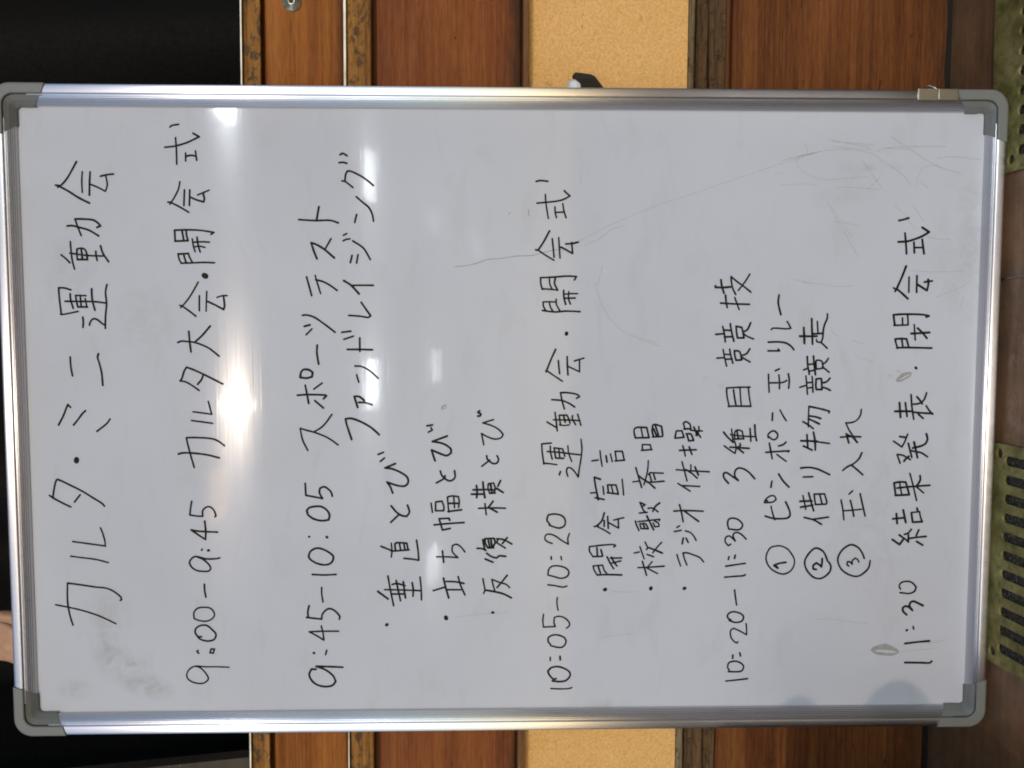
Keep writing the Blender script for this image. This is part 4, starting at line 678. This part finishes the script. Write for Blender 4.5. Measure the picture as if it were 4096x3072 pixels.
LNAME = ['nearest of the row on the right', 'small and warm coloured, nearest of all', 'second of the row on the right', 'nearest of the middle row', 'third of the row on the right', 'second of the middle row', 'nearest of the far left row', 'farthest of the row on the right', 'farthest of the far left row']
for i, (x, y, sx, sy, s, k) in enumerate(LAMPS):
    lp = empty('hanging_lamp', (x, y, 2.70)); tag(lp, 'square lit lamp behind the viewer, ' + LNAME[i], 'lamp', 'lamps in rows behind the viewer')
    em = emit('lamp_glow', (0.92, 0.98, 1.0) if k == 'C' else (1.0, 0.62, 0.32), s)
    bx('housing', -sx / 2 - 0.02, sx / 2 + 0.02, -sy / 2 - 0.02, sy / 2 + 0.02, 0.01, 0.08, m_hous, lp, 0.004)
    mesh('diffuser', [(-sx / 2, -sy / 2, 0), (-sx / 2, sy / 2, 0), (sx / 2, sy / 2, 0), (sx / 2, -sy / 2, 0)], [(0, 1, 2, 3)], em, lp)
    tube('rod', [(0, 0, 0.08), (0, 0, 0.6)], 0.01, m_hous, lp)

# ---------------------------------------------------------------- unseen potted plant, added so its leaves cast shadows near the foot of the board
pp = empty('added_shadow_plant', (-0.62, -0.52, FZ)); tag(pp, 'added low potted plant, out of view, casting round leaf shadows on the whiteboard', 'plant')
mt, n, l, b = newmat('terracotta'); b.inputs['Base Color'].default_value = (0.36, 0.14, 0.07, 1); b.inputs['Roughness'].default_value = 0.85
vs = []; fs = []; prof = [(0.06, 0.0), (0.085, 0.11), (0.095, 0.112), (0.095, 0.13), (0.085, 0.13), (0.082, 0.115), (0.0, 0.113)]
for (r_, z) in prof:
    for k in range(24): a = 2 * math.pi * k / 24; vs.append((r_ * math.cos(a), r_ * math.sin(a), z))
for i in range(len(prof) - 1):
    for k in range(24): fs.append((i * 24 + k, i * 24 + (k + 1) % 24, (i + 1) * 24 + (k + 1) % 24, (i + 1) * 24 + k))
mesh('pot', vs, fs, mt, pp, False)
mt, n, l, b = newmat('green_leaf'); b.inputs['Base Color'].default_value = (0.05, 0.11, 0.03, 1); b.inputs['Roughness'].default_value = 0.5
def leaf(c, nrm, r1, r2):
    c = Vector(c); nrm = Vector(nrm).normalized(); u = Vector((1, 0, 0.0)); u = (u - nrm * u.dot(nrm)).normalized(); v = nrm.cross(u)
    vs = [c]; fs = []
    for k in range(20):
        a = 2 * math.pi * k / 20; rr = 1 + 0.08 * math.cos(3 * a); vs.append(c + u * r1 * rr * math.cos(a) + v * r2 * rr * math.sin(a) + nrm * 0.006 * math.cos(2 * a))
    for k in range(20): fs.append((0, 1 + k, 1 + (k + 1) % 20))
    mesh('leaf', vs, fs, mt, pp, True)
    P0 = Vector((0, 0, 0.11)); tube('stem', [P0.lerp(c, t) + Vector((0, 0, 0.05 * math.sin(math.pi * t))) for t in (0, .25, .5, .75, 1)], 0.0025, mt, pp, 6)
SHADOW_LEAVES = [((-0.3281, -0.4124, 0.2377), 0.026, 0.034), ((-0.3279, -0.4039, 0.3345), 0.012, 0.02)]  # two leaves set in the sun's path to shape the shadow patches
for (p_, r1, r2) in SHADOW_LEAVES:
    leaf(Vector(p_) - Vector((-0.62, -0.52, FZ)), (0.1, -0.9, 0.3), r1, r2)
for (dx_, dy_, dz_, r_) in ((-0.12, 0.05, 0.27, 0.05), (-0.05, -0.12, 0.24, 0.055), (0.06, 0.12, 0.20, 0.045), (-0.02, 0.02, 0.33, 0.05), (-0.16, -0.06, 0.2, 0.045)):
    leaf((dx_, dy_, dz_), (dx_, dy_ - 0.05, 0.15), r_, r_ * 0.9)


# ---------------------------------------------------------------- unseen dark box, added to shade the left foot of the wall
sbx = empty('added_shade_box', (-0.545, -0.235, FZ)); tag(sbx, 'added dark wooden box, out of view, shading the foot of the wall', 'box')
mt = wood('dark_box_wood', (0.03, 0.018, 0.01), (0.06, 0.035, 0.018), (0.10, 0.06, 0.03), 31.0, 0.2)
bx('box_body', -0.205, 0.205, -0.115, 0.115, 0.002, 0.215, mt, sbx, 0.003)
bx('lid', -0.210, 0.210, -0.120, 0.120, 0.218, 0.238, mt, sbx, 0.003)
